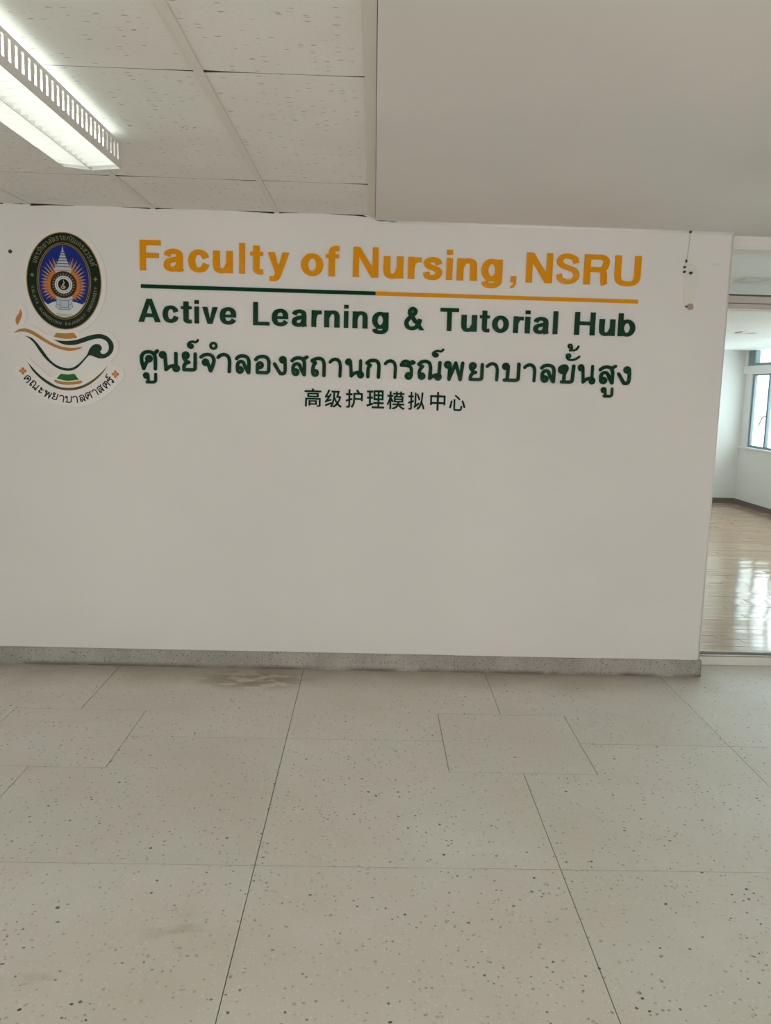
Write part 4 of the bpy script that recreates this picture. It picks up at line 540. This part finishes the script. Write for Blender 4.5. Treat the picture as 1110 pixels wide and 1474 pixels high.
struct(box('wall_far_left', .8, 1.0, 4.60, FY + .2, -.1, 2.5, 'far_wall'))
struct(box('wall_far_back', 1.0, FX + .5, FY, FY + .2, -.1, 2.5, 'far_wall'))
wr = struct(box('wall_far_right', FX, FX + .22, 4.60, FY, -.1, .80, 'far_wall'))
box('sill_board', FX - .025, FX + .22, 4.60, FY, .80, .826, 'far_wall', wr, .004)
box('lintel', FX - .03, FX + .22, 4.60, FY, 1.849, 1.958, 'far_wall', wr, .004)
box('pier', FX + .01, FX + .22, 11.64, FY, .826, 1.849, 'far_wall', wr)
box('pier', FX - .012, FX + .22, 11.76, FY, 1.958, 2.18, 'far_wall', wr)
box('pier', FX, FX + .22, 4.60, 4.95, .826, 2.18, 'far_wall', wr)
struct(box('wall_far_near', 3.9, FX + .2, 4.45, 4.60, -.1, 2.5, 'far_wall'))
fc = struct(box('ceiling_far_room', 1.0, FX + .25, 5.80, FY, FZ, 2.5, 'far_wall'))
box('ceiling_step', 1.0, FX + .25, 4.60, 5.80, 2.28, 2.5, 'far_wall', fc)
struct(box('baseboard_far_back', 1.0, FX, FY - .012, FY, 0, .072, 'skirting', None, .003))
struct(box('baseboard_far_right', FX - .012, FX, 4.60, FY - .012, 0, .072, 'skirting', None, .003))
# casement windows
w2 = struct(empty('window_2', (FX + .03, 11.64, .826)))
IW2 = Matrix.Translation((-(FX + .03), -11.64, -.826))
def fb(name, *a, par=None, inv=IW2, **k):
    o = box(name, *a, par or w2, **k); o.matrix_parent_inverse = inv; return o
X0, X1 = FX + .03, FX + .07
fb('frame_rail', X0, X1, 4.95, 11.64, .826, .856, 'steel'); fb('frame_rail', X0, X1, 4.95, 11.64, 1.826, 1.849, 'steel')
yy = 11.64; k = 0
while yy > 5.0:
    wd = .05 if k == 0 else .045
    fb('mullion', X0 - (.006 if k % 2 else 0), X1, yy - wd, yy, .856, 1.826, 'steel', bevel=.004)
    y_n = max(yy - .48, 4.95)
    fb('pane', X0 + .018, X0 + .022, y_n, yy - wd, .856, 1.826, 'glass')
    if k % 2:
        bm = bmesh.new(); yc = yy - .02
        tube(bm, [(X0 - .006, yc, 1.27), (X0 - .035, yc, 1.27), (X0 - .045, yc + .02, 1.262), (X0 - .047, yc + .07, 1.20), (X0 - .047, yc + .115, 1.13)], [.010, .009, .008, .0075, .006])
        hd = mesh_ob('casement_handle', bm, 'steel_hi', w2); hd.matrix_parent_inverse = IW2
    yy -= .48; k += 1
w3 = struct(empty('window_3', (FX + .03, 11.76, 1.958)))
IW3 = Matrix.Translation((-(FX + .03), -11.76, -1.958))
fb('frame_rail', X0 - .03, X1, 4.95, 11.76, 1.958, 1.996, 'steel', par=w3, inv=IW3, bevel=.003)
fb('frame_post', X0 - .03, X1, 11.56, 11.76, 1.996, FZ, 'steel', par=w3, inv=IW3, bevel=.003)
yy = 11.56
while yy > 5.0:
    y_n = max(yy - 1.44, 4.95)
    fb('pane', X0 + .018, X0 + .022, y_n, yy, 1.996, 2.18, 'glass', par=w3, inv=IW3)
    fb('frame_post', X0, X1, y_n, y_n + .05, 1.996, FZ if y_n > 5.8 else 2.28, 'steel', par=w3, inv=IW3)
    yy -= 1.44
# two small square ceiling fittings
def fitting(x, y, z, s, label):
    e = tag(empty('ceiling_fitting', (x, y, z)), label, 'ceiling light', 'square ceiling fittings in the far room')
    bm = bmesh.new()
    for (a, b, c_, d_) in ((-s, s, -s, -s + .014), (-s, s, s - .014, s), (-s, -s + .014, -s + .014, s - .014), (s - .014, s, -s + .014, s - .014)):
        bx(bm, a, b, c_, d_, -.012, 0)
    mesh_ob('frame', bm, 'rail_light', e)
    bm = bmesh.new(); bx(bm, -s + .014, s - .014, -s + .014, s - .014, -.004, 0); mesh_ob('cover', bm, 'white_metal', e)
fitting(2.47, 5.56, 2.28, .085, 'square white ceiling fitting seen through the high glass strip above the partition rail')
fitting(3.775, 8.52, FZ, .085, 'square white ceiling fitting deeper in the far room, just below the partition rail')

# ---------------------------------------------------------------- fluorescent luminaire with slotted sides and cross-blade louvre
def luminaire(loc, label):
    L = 1.26; e = tag(empty('fluorescent_luminaire', loc), label, 'ceiling light', 'surface fluorescent luminaires with white louvres')
    hw = .102; zt, zb, zc = -.019, -.109, -.118
    bm = bmesh.new(); bx(bm, -.058, .058, -L + .01, -.01, -.022, 0); mesh_ob('housing', bm, 'white_metal', e, .002)
    for s in (1, -1):
        bm = bmesh.new(); x0, x1 = (hw - .0012, hw) if s > 0 else (-hw, -hw + .0012)
        zs0, zs1 = -.085, -.032; pitch = .0395; n = int((L - .03) / pitch)
        bx(bm, x0, x1, -L, 0, zs1, zt); bx(bm, x0, x1, -L, 0, zb, zs0)
        y = -.030
        bx(bm, x0, x1, -.030, 0, zs0, zs1)
        for k in range(n):
            yb = y - .016; ye = max(y - pitch, -L); bx(bm, x0, x1, ye, yb, zs0, zs1); y -= pitch
            if y - .016 < -L: break
        mesh_ob('side_panel', bm, 'panel_metal', e)
    bm = bmesh.new(); bx(bm, -hw, hw, -.0015, 0, zb + .004, zt); mesh_ob('end_plate', bm, 'white_metal', e)
    bm = bmesh.new(); bx(bm, -hw, hw, -L, -L + .0015, zb + .004, zt); mesh_ob('end_plate', bm, 'white_metal', e)
    bm = bmesh.new(); bx(bm, -.0012, .0012, -L, 0, zc, -.062); mesh_ob('louvre_spine', bm, 'panel_metal', e)
    for s in (1, -1):
        bm = bmesh.new(); bx(bm, min(s * .099, s * .1015), max(s * .099, s * .1015), -L, 0, zb, zb + .012); mesh_ob('louvre_edge', bm, 'white_metal', e)
    bm = bmesh.new(); n = 1
    for s in (1, -1):
        prism(bm, [(0.0013 * s, zc), (.099 * s, zb), (.099 * s, zb + .030), (0.0013 * s, zc + .045)], lambda a, b, d: (a, d, b), -.0010)
    b0 = mesh_ob('louvre_blade', bm, 'white_metal', e)
    b0.location = (0, -.004, 0)
    for k in range(1, 26):
        b = b0.copy(); C.objects.link(b); b.parent = e; b.location = (0, -.004 - k * .05, 0)
    for s in (1, -1):
        bm = bmesh.new(); tube(bm, [(s * .052, -L + .05, -.042), (s * .052, -.05, -.042)], .013, 12); mesh_ob('fluorescent_tube', bm, 'tube', e)
        for yy in (-L + .02, -.05): box('tube_holder', s * .052 - .012, s * .052 + .012, yy, yy + .03, -.058, -.018, 'white_metal', e)
    return e
lum = luminaire((-1.0155, 3.10, ZT), 'lit fluorescent luminaire with slotted side and white louvre, upper left under the tiled ceiling')
def copy_thing(src, loc, label):
    r = src.copy(); C.objects.link(r); r.location = loc; r['label'] = label
    for ch in list(src.children):
        c2 = ch.copy(); C.objects.link(c2); c2.parent = r
    return r
copy_thing(lum, (-1.0155, -0.55, ZT), 'lit fluorescent luminaire behind the viewer, on the tiled ceiling')
copy_thing(lum, (1.47, 2.86, 2.33), 'lit fluorescent luminaire above the viewer, under the plaster ceiling on the right')
copy_thing(lum, (1.95, -2.35, 2.33), 'lit fluorescent luminaire far behind the viewer, under the plaster ceiling on the right')

# ---------------------------------------------------------------- lettering: outlines -> raised letters
def outline_mesh(name, loops, depth):
    cu = bpy.data.curves.new(name, 'CURVE'); cu.dimensions = '2D'; cu.fill_mode = 'BOTH'; cu.extrude = depth / 2
    for lp in loops:
        sp = cu.splines.new('POLY'); sp.points.add(len(lp) - 1)
        for q, (a, b) in zip(sp.points, lp): q.co = (a, b, 0, 1)
        sp.use_cyclic_u = True
    o = bpy.data.objects.new(name, cu); C.objects.link(o)
    me = bpy.data.meshes.new_from_object(o); bpy.data.objects.remove(o); bpy.data.curves.remove(cu)
    me.name = name; return me
def loops_of(key):
    out = []
    for l in GLYPH[key]: out.append([(l[i] / 999, l[i + 1] / 999) for i in range(0, len(l), 2)])
    return out
def fit(loops, w, h):
    mx = max(p[0] for l in loops for p in l); my = max(p[1] for l in loops for p in l)
    return [[(p[0] / mx * w - w / 2, p[1] / my * h - h / 2) for p in l] for l in loops]
def stand(me):                                              # from the XY plane to the wall plane, facing -Y
    for v in me.vertices: v.co = (v.co.x, -v.co.z, v.co.y)
    me.flip_normals() if False else None
    return me
def glyph_ob(name, key, w, h, depth, m, parent=None):
    me = stand(outline_mesh(name, fit(loops_of(key), w, h), depth)); me.materials.append(M[m])
    o = bpy.data.objects.new(name, me); C.objects.link(o)
    if parent is not None: o.parent = parent
    return o
DEP = .0055
words = {1: ['Faculty', 'of', 'Nursing,', 'NSRU'], 2: ['Active', 'Learning', '&', 'Tutorial', 'Hub']}
lines = {1: [], 2: [], 3: [], 4: []}
for p in PLACE: lines[p[0]].append(p)
rl = random.Random(11)
ORD = ['first', 'second', 'third', 'fourth', 'fifth', 'sixth', 'seventh', 'eighth']
tilt = {}
for ln, colour, m in ((1, 'orange', 'orange'), (2, 'dark green', 'green')):
    k = 0
    for wd in words[ln]:
        for n, ch in enumerate(wd):
            _, c_, key, x0, z0, x1, z1 = lines[ln][k]; k += 1
            assert c_ == ch
            o = glyph_ob('sign_letter', key, (x1 - x0) / 1e4, (z1 - z0) / 1e4, DEP, m)
            o.location = ((x0 + x1) / 2e4, DW - .0002 - DEP / 2 - .001, (z0 + z1) / 2e4)
            o.rotation_euler = (rl.gauss(0, .004), 0, rl.gauss(0, .003))
            kind = 'ampersand' if ch == '&' else 'comma' if ch == ',' else ('capital letter ' if ch.isupper() else 'small letter ') + ch
            if ch == '&': lab = 'dark green raised ampersand between Learning and Tutorial'
            elif ch == ',': lab = 'orange raised comma after the word Nursing'
            else:
                w_ = wd.strip(','); rep = w_.count(ch) > 1
                lab = f'{colour} raised {(ORD[w_[:n].count(ch)] + " ") if rep else ""}{kind} in the word {w_} on the wall'
                if w_.isupper(): lab = f'{colour} raised {kind}, {ORD[n]} of the four capitals ending the top line'
            tag(o, lab, 'letter', f'raised {colour} letters of the {"top" if ln == 1 else "second"} sign line')
TN = {'ศ': 'so sala', 'น': 'no nu', 'ย': 'yo yak', 'จ': 'cho chan', 'า': 'sara aa', 'ล': 'lo ling', 'อ': 'o ang', 'ง': 'ngo ngu', 'ส': 'so suea',
      'ถ': 'tho thung', 'ก': 'ko kai', 'ร': 'ro ruea', 'ณ': 'no nen', 'พ': 'pho phan', 'บ': 'bo baimai', 'ข': 'kho khai'}
marks = 'ู์ํั้'
MN = {'ู': 'lower_vowel_mark', '์': 'silent_mark', 'ํ': 'ring_mark', 'ั': 'upper_vowel_mark', '้': 'tone_mark'}
L3 = lines[3]; seq = [p for p in L3 if p[1] not in marks]; idx = -1; last = None
def around(s, i, r): return ''.join(s[max(0, i - r):i]), ''.join(s[i + 1:i + 1 + r])
chars = [p[1] for p in seq]
for p in L3:
    _, ch, key, x0, z0, x1, z1 = p
    w_, h_ = (x1 - x0) / 1e4, (z1 - z0) / 1e4
    loc = Vector(((x0 + x1) / 2e4, DW - .0002 - DEP / 2 - .001, (z0 + z1) / 2e4))
    if ch in marks:
        o = glyph_ob(MN[ch], key, w_, h_, DEP, 'green', last); o.location = loc - last.location
    else:
        idx += 1; o = glyph_ob('thai_letter', key, w_, h_, DEP, 'green'); o.location = loc; last = o
        if idx == 0: lab = f'green raised Thai letter {TN[ch]} ({ch}) at the left end of the Thai line'
        elif idx == len(seq) - 1: lab = f'green raised Thai letter {TN[ch]} ({ch}) at the right end of the Thai line'
        else: lab = f'green raised Thai letter {TN[ch]} ({ch}) between {TN[chars[idx - 1]]} and {TN[chars[idx + 1]]}'
        tag(o, lab, 'letter', 'raised green letters of the Thai sign line')
CN = ['leftmost of the line', 'second from the left', 'third from the left', 'fourth from the left', 'fourth from the right', 'third from the right', 'second from the right', 'rightmost of the line']
for k, p in enumerate(lines[4]):
    _, ch, key, x0, z0, x1, z1 = p
    o = glyph_ob('chinese_character', key, (x1 - x0) / 1e4, (z1 - z0) / 1e4, .003, 'ink')
    o.location = ((x0 + x1) / 2e4, DW - .0017, (z0 + z1) / 2e4)
    tag(o, f'small dark green Chinese character {ch}, {CN[k]} under the Thai letters', 'character', 'Chinese characters at the foot of the sign')
o = box('sign_bar', -1.1785, -.003, DW - .0065, DW - .0005, 1.9645, 1.9835, 'green', None, .0006)
tag(o, 'long thin dark green bar under the words Faculty of, above Active Learning', 'bar', 'coloured bars under the top sign line')
o = box('sign_bar', -.0028, 1.332, DW - .0065, DW - .0005, 1.9640, 1.9830, 'orange', None, .0006)
tag(o, 'long thin orange bar under the right half of the top line', 'bar', 'coloured bars under the top sign line')

# ---------------------------------------------------------------- faculty emblem: die-cut plate with printed seal and lamp
EX, EZ = -1.5595, 1.986
emb = tag(empty('faculty_emblem', (EX, DW, EZ)), 'die-cut emblem on the wall: oval blue seal over a green and gold oil lamp', 'emblem')
def flat(name, loops, m, layer, parent=emb, thick=.0004):
    me = stand(outline_mesh(name, loops, thick)); me.materials.append(M[m])
    o = bpy.data.objects.new(name, me); C.objects.link(o); o.parent = parent
    o.location = (0, -.0045 - layer * .0005, 0) if parent is emb else (0, -layer * .0005, 0)
    return o
pairs = lambda a: [(a[i] / 1e4, a[i + 1] / 1e4) for i in range(0, len(a), 2)]
me = stand(outline_mesh('backing_plate', [pairs(BACKING)], .003)); me.materials.append(M['backing'])
o = bpy.data.objects.new('backing_plate', me); C.objects.link(o); o.parent = emb; o.location = (0, -.0025, 0)
def ell(a, b, n=64, cx=0, cz=0): return [(cx + a * math.cos(2 * PI * k / n), cz + b * math.sin(2 * PI * k / n)) for k in range(n)]
def ring(a, b, t): return [ell(a, b), ell(a - t, b - t)[::-1]]
flat('rim', ring(.1875, .2385, .0022), 'e_cream', .4)
flat('rim', ring(.1855, .2365, .0032), 'e_gold', .5)
band = flat('seal_band', [ell(.1825, .2335), ell(.125, .178)[::-1]], 'e_band', .3)
for (k, a, b, w_, h_, an) in RINGTEXT:
    nm = 'ring_letter'
    o = glyph_ob(nm, k, w_ / 1e4, h_ / 1e4, .0003, 'e_text', band); o.location = (a / 1e4, -.0004, b / 1e4); o.rotation_euler = (0, -an, 0)
for s in (-1, 1):
    cx, cz = s * .1565, .026 if s < 0 else .014; r = .011
    q = []
    for k in range(16):
        rr = r if k % 4 == 0 else r * .45 if k % 4 == 2 else r * .68
        q.append((cx + rr * math.cos(k * PI / 8), cz + rr * math.sin(k * PI / 8)))
    o = flat('diamond', [q], 'e_text', .8, band)
flat('seal_ring', ring(.1340, .1870, .0030), 'e_gold', 1.0)
flat('seal_ring', ring(.1310, .1840, .0040), 'e_brown', .9)
flat('seal_ring', ring(.1265, .1795, .0026), 'e_gold', 1.0)
flat('blue_field', [ell(.1242, .1772)], 'e_blue', .8)
U = 1 / 1475.0                                              # emblem drawing unit -> metres
# sun rays: a toothed orange disc with slim flames
def sunpt(x, y): return (x * U, -y * U * 1.0)
cy0 = 25; q = []; NR = 44
for k in range(NR):
    a0 = 2 * PI * k / NR; side = abs(math.cos(a0)); up = max(0, -math.sin(a0))
    r0 = 118; r1 = 150 + 8 * side + 55 * max(0, up - .25)
    if math.sin(a0) > .80: r1 = 120
    for da, rr in ((-.5, r0), (-.22, r0 + 8), (.05, r1), (.18, r0 + 14)):
        a = a0 + da * 2 * PI / NR; q.append(sunpt(-3 + rr * math.cos(a), cy0 + rr * math.sin(a)))
flat('sun_disc', [q], 'e_orange', 1.1)
for k in range(40):
    a0 = 2 * PI * (k + .5) / 40
    if math.sin(a0) > .72: continue
    up = max(0, -math.sin(a0)); r0, r1 = 128, 160 + 10 * abs(math.cos(a0)) + 75 * max(0, up - .3)
    if up > .93: continue
    n_, t_ = (math.cos(a0), math.sin(a0)), (-math.sin(a0), math.cos(a0)); s_ = 1 if n_[0] > 0 else -1
    pts = [(r0, -6), (r0 + (r1 - r0) * .5, -4 - 3 * s_), (r1, 3 * s_ * -1), (r0 + (r1 - r0) * .5, 4 - 3 * s_), (r0, 6)]
    flat('sun_ray', [[sunpt(-3 + r * n_[0] + w_ * t_[0], cy0 + r * n_[1] + w_ * t_[1]) for r, w_ in pts]], 'e_ray', 1.2)
# white mound at the foot of the blue field
q = []
for k in range(33):
    a = PI + .60 + (PI - 1.20) * k / 32; q.append((.1235 * math.cos(a), .1765 * math.sin(a)))
q += [(.088, -.112), (.060, -.102), (.030, -.097), (-.030, -.097), (-.060, -.104), (-.083, -.116)]
flat('white_mound', [q], 'e_white', 1.2)
# tiered crown
tiers = [(-250, -218, 3), (-218, -208, 9), (-200, -190, 15), (-184, -170, 23), (-162, -150, 32), (-143, -128, 42), (-122, -108, 52), (-103, -78, 68)]
for k, (ya, yb, hw) in enumerate(tiers):
    t_ = hw * (.75 if k else .3)
    flat('crown_tier', [[sunpt(-5 - hw, yb), sunpt(-5 + hw, yb), sunpt(-5 + hw * .92, (ya + yb) / 2), sunpt(-5 + t_, ya), sunpt(-5 - t_, ya), sunpt(-5 - hw * .92, (ya + yb) / 2)]], 'e_silver', 1.5)
flat('crown_core', [[sunpt(-5, -255), sunpt(50, -80), sunpt(-60, -80)]], 'e_line', 1.4)
flat('crown_base', [[sunpt(-63, -74), sunpt(55, -74), sunpt(48, -56), sunpt(-55, -56)]], 'e_silver', 1.5)
# pedestal with dark outlines
flat('pedestal', [[sunpt(-58, 108), sunpt(58, 108), sunpt(62, 135), sunpt(54, 150), sunpt(60, 185), sunpt(36, 208), sunpt(-38, 208), sunpt(-66, 188), sunpt(-56, 150), sunpt(-60, 135)]], 'e_silver', 1.5)
def line(pts, w_=1.4):
    bmx = []
    for (a, b), (c_, d_) in zip(pts[:-1], pts[1:]):
        L = math.hypot(c_ - a, d_ - b); nx, ny = -(d_ - b) / L * w_, (c_ - a) / L * w_
        bmx.append([sunpt(a + nx, b + ny), sunpt(c_ + nx, d_ + ny), sunpt(c_ - nx, d_ - ny), sunpt(a - nx, b - ny)])
    return bmx
def lines_ob(name, segs, m, layer):
    bm = bmesh.new()
    for s_ in segs: prism(bm, s_, lambda a, b, d: (a, d, b), .0003)
    o = mesh_ob(name, bm, m, emb); o.location = (0, -.0045 - layer * .0005, 0)
S_ = line([(-58, 128), (-30, 138), (30, 138), (60, 126)]) + line([(-58, 128), (-56, 165), (-66, 182), (-38, 205), (36, 205), (62, 184), (54, 160), (60, 126)]) + line([(-30, 138), (-28, 190), (-38, 205)]) + line([(30, 138), (28, 188), (36, 205)]) + line([(-28, 188), (28, 188)]) + line([(-56, 165), (-28, 178)]) + line([(54, 160), (28, 175)]) + line([(-60, 236), (60, 242)]) + line([(-70, 250), (50, 252)])
lines_ob('pedestal_outline', S_, 'e_line', 2.0)
def disc(name, r, m, layer, r_in=None):
    l = [[sunpt(-3 + r * math.cos(2 * PI * k / 40), cy0 + r * math.sin(2 * PI * k / 40)) for k in range(40)][::-1]]
    if r_in: l.append([sunpt(-3 + r_in * math.cos(2 * PI * k / 40), cy0 + r_in * math.sin(2 * PI * k / 40)) for k in range(40)])
    return flat(name, l, m, layer)
disc('wheel_rim', 97, 'e_brown', 2.0)
for k in range(24):
    a = 2 * PI * k / 24; c_, s_ = math.cos(a), math.sin(a); n_ = []
    for r, w_ in ((66, 0), (75, 5), (86, 0), (75, -5)): n_.append(sunpt(-3 + r * c_ - w_ * s_, cy0 + r * s_ + w_ * c_))
    flat('wheel_petal', [n_], 'e_pattern', 2.3)
disc('wheel_ring', 64, 'e_white', 2.3, 54); disc('wheel_ring', 54, 'e_line', 2.3, 51); disc('wheel_ring', 51, 'e_white', 2.3, 41)
disc('wheel_hub', 41, 'e_black', 2.3)
sp = [(2, -36), (-2, -26), (5, -16), (2, -6), (-9, 2), (-6, 9), (8, 12), (12, 20), (2, 27), (-14, 26), (-19, 17), (-13, 9), (-2, 12), (2, 26)]
wd_ = [.6, 1.8, 3.5, 4.2, 4, 3.6, 3.6, 3.6, 3.4, 3.0, 2.6, 2.4, 2.2, 1.6]
seg_ = []
for i in range(len(sp) - 1): seg_ += [[*line([(-3 + sp[i][0], cy0 + sp[i][1]), (-3 + sp[i + 1][0], cy0 + sp[i + 1][1])], (wd_[i] + wd_[i + 1]) / 2)[0]]]
lines_ob('hub_symbol', seg_, 'e_cream', 2.8)
# the oil lamp
for nm, key, m in (('lamp_flame', 'flame', 'flame'), ('lamp_spout', 'spout', 'e_spout'), ('lamp_lid', 'lid', 'e_lid'), ('lamp_body', 'body', 'e_dkgreen'),
                   ('lamp_stem', 'foot_green', 'e_green'), ('lamp_foot', 'foot_gold', 'e_lid'), ('dish_arc', 'bowl_arc', 'e_arc')):
    flat(nm, [pairs(SHAPES[key])], m, 1.0)
for fx, fz in FLOWERS:
    q = []
    for k in range(32):
        a = 2 * PI * k / 32; rr = .0105 + .0085 * abs(math.cos(2 * a)) ** .8; rr *= .82 + .18 * abs(math.cos(2 * a)); q.append((fx / 1e4 + rr * math.cos(a), fz / 1e4 + rr * math.sin(a)))
    fl = flat('flower', [q], 'e_orange', 1.0)
    flat('flower_centre', [ell(.0052, .0052, 16, fx / 1e4, fz / 1e4), ell(.0026, .0026, 16, fx / 1e4, fz / 1e4)[::-1]], 'e_cream', .8, fl)
for (ch, k, a, b, w_, h_, an) in ARCTEXT:
    nm = 'silent_mark' if ch in '์' else 'arc_letter'
    o = glyph_ob(nm, k, w_ / 1e4, h_ / 1e4, .0004, 'e_black', emb); o.location = (a / 1e4, -.005, b / 1e4); o.rotation_euler = (0, -an, 0)

# ---------------------------------------------------------------- old fixings on the wall
def peg(name, x, z, r, d, m, label, cat, seg=10, group=None, sq=1.0):
    bm = bmesh.new(); rr = random.Random(int(x * 999 + z * 77))
    pts = [(math.cos(2 * PI * k / seg) * r * rr.uniform(.82, 1.1), math.sin(2 * PI * k / seg) * r * sq * rr.uniform(.82, 1.1)) for k in range(seg)]
    prism(bm, pts, lambda a, b, dd: (a, -dd, b), d); o = mesh_ob(name, bm, m); o.location = (x, DW, z)
    return tag(o, label, cat, group)
peg('wall_plug', -1.821, 2.122, .0095, .006, 'nail', 'small dark plug in the wall left of the oval seal', 'plug')
bm = bmesh.new(); q = []
for x, z in ((-.034, .062), (-.030, .085), (-.008, .098), (.018, .094), (.034, .070), (.036, .0), (.030, -.06), (.022, -.115), (.004, -.132), (-.018, -.122), (-.026, -.07), (-.034, -.01)): q.append((x, z))
prism(bm, q, lambda a, b, dd: (a, -dd, b), .0016); o = mesh_ob('paint_scar', bm, 'scar', None, .0007, 1); o.location = (1.592, DW, 2.07)
tag(o, 'long greyish patch of scraped paint on the wall right of the sign letters', 'paint patch')
peg('wall_plug', 1.602, 1.958, .018, .004, 'rust', 'round brownish plug at the foot of the scraped patch', 'plug', 12)
peg('nail', 1.580, 1.957, .0055, .010, 'nail', 'dark nail beside the brownish plug, at the foot of the scraped patch', 'nail', 8)
peg('nail', 1.5565, 2.151, .006, .008, 'nail', 'upper of two small nails at the left edge of the scraped patch', 'nail', 8)
peg('nail', 1.5575, 2.128, .0068, .008, 'nail', 'lower of two small nails at the left edge of the scraped patch', 'nail', 8)
peg('bolt_stub', 1.590, 2.123, .010, .012, 'nail', 'dark bolt stub near the top of the scraped patch', 'bolt', 7, None, .7)
peg('bolt_stub', 1.5735, 2.324, .0065, .008, 'nail', 'dark nail head just under the ceiling above the scraped patch', 'nail', 8)
peg('wall_anchor', 1.5635, 2.181, .0038, .008, 'nail', 'thin dark peg where the fine wire ends above the scraped patch', 'peg', 6, None, 2.6)
bm = bmesh.new(); tube(bm, [(1.5735, DW - .006, 2.322), (1.5725, DW - .003, 2.27), (1.569, DW - .002, 2.225), (1.5635, DW - .005, 2.181), (1.5565, DW - .004, 2.150)], .0009, 6)
o = mesh_ob('wire', bm, 'rust'); tag(o, 'fine slack wire hanging from the nail head under the ceiling', 'wire')
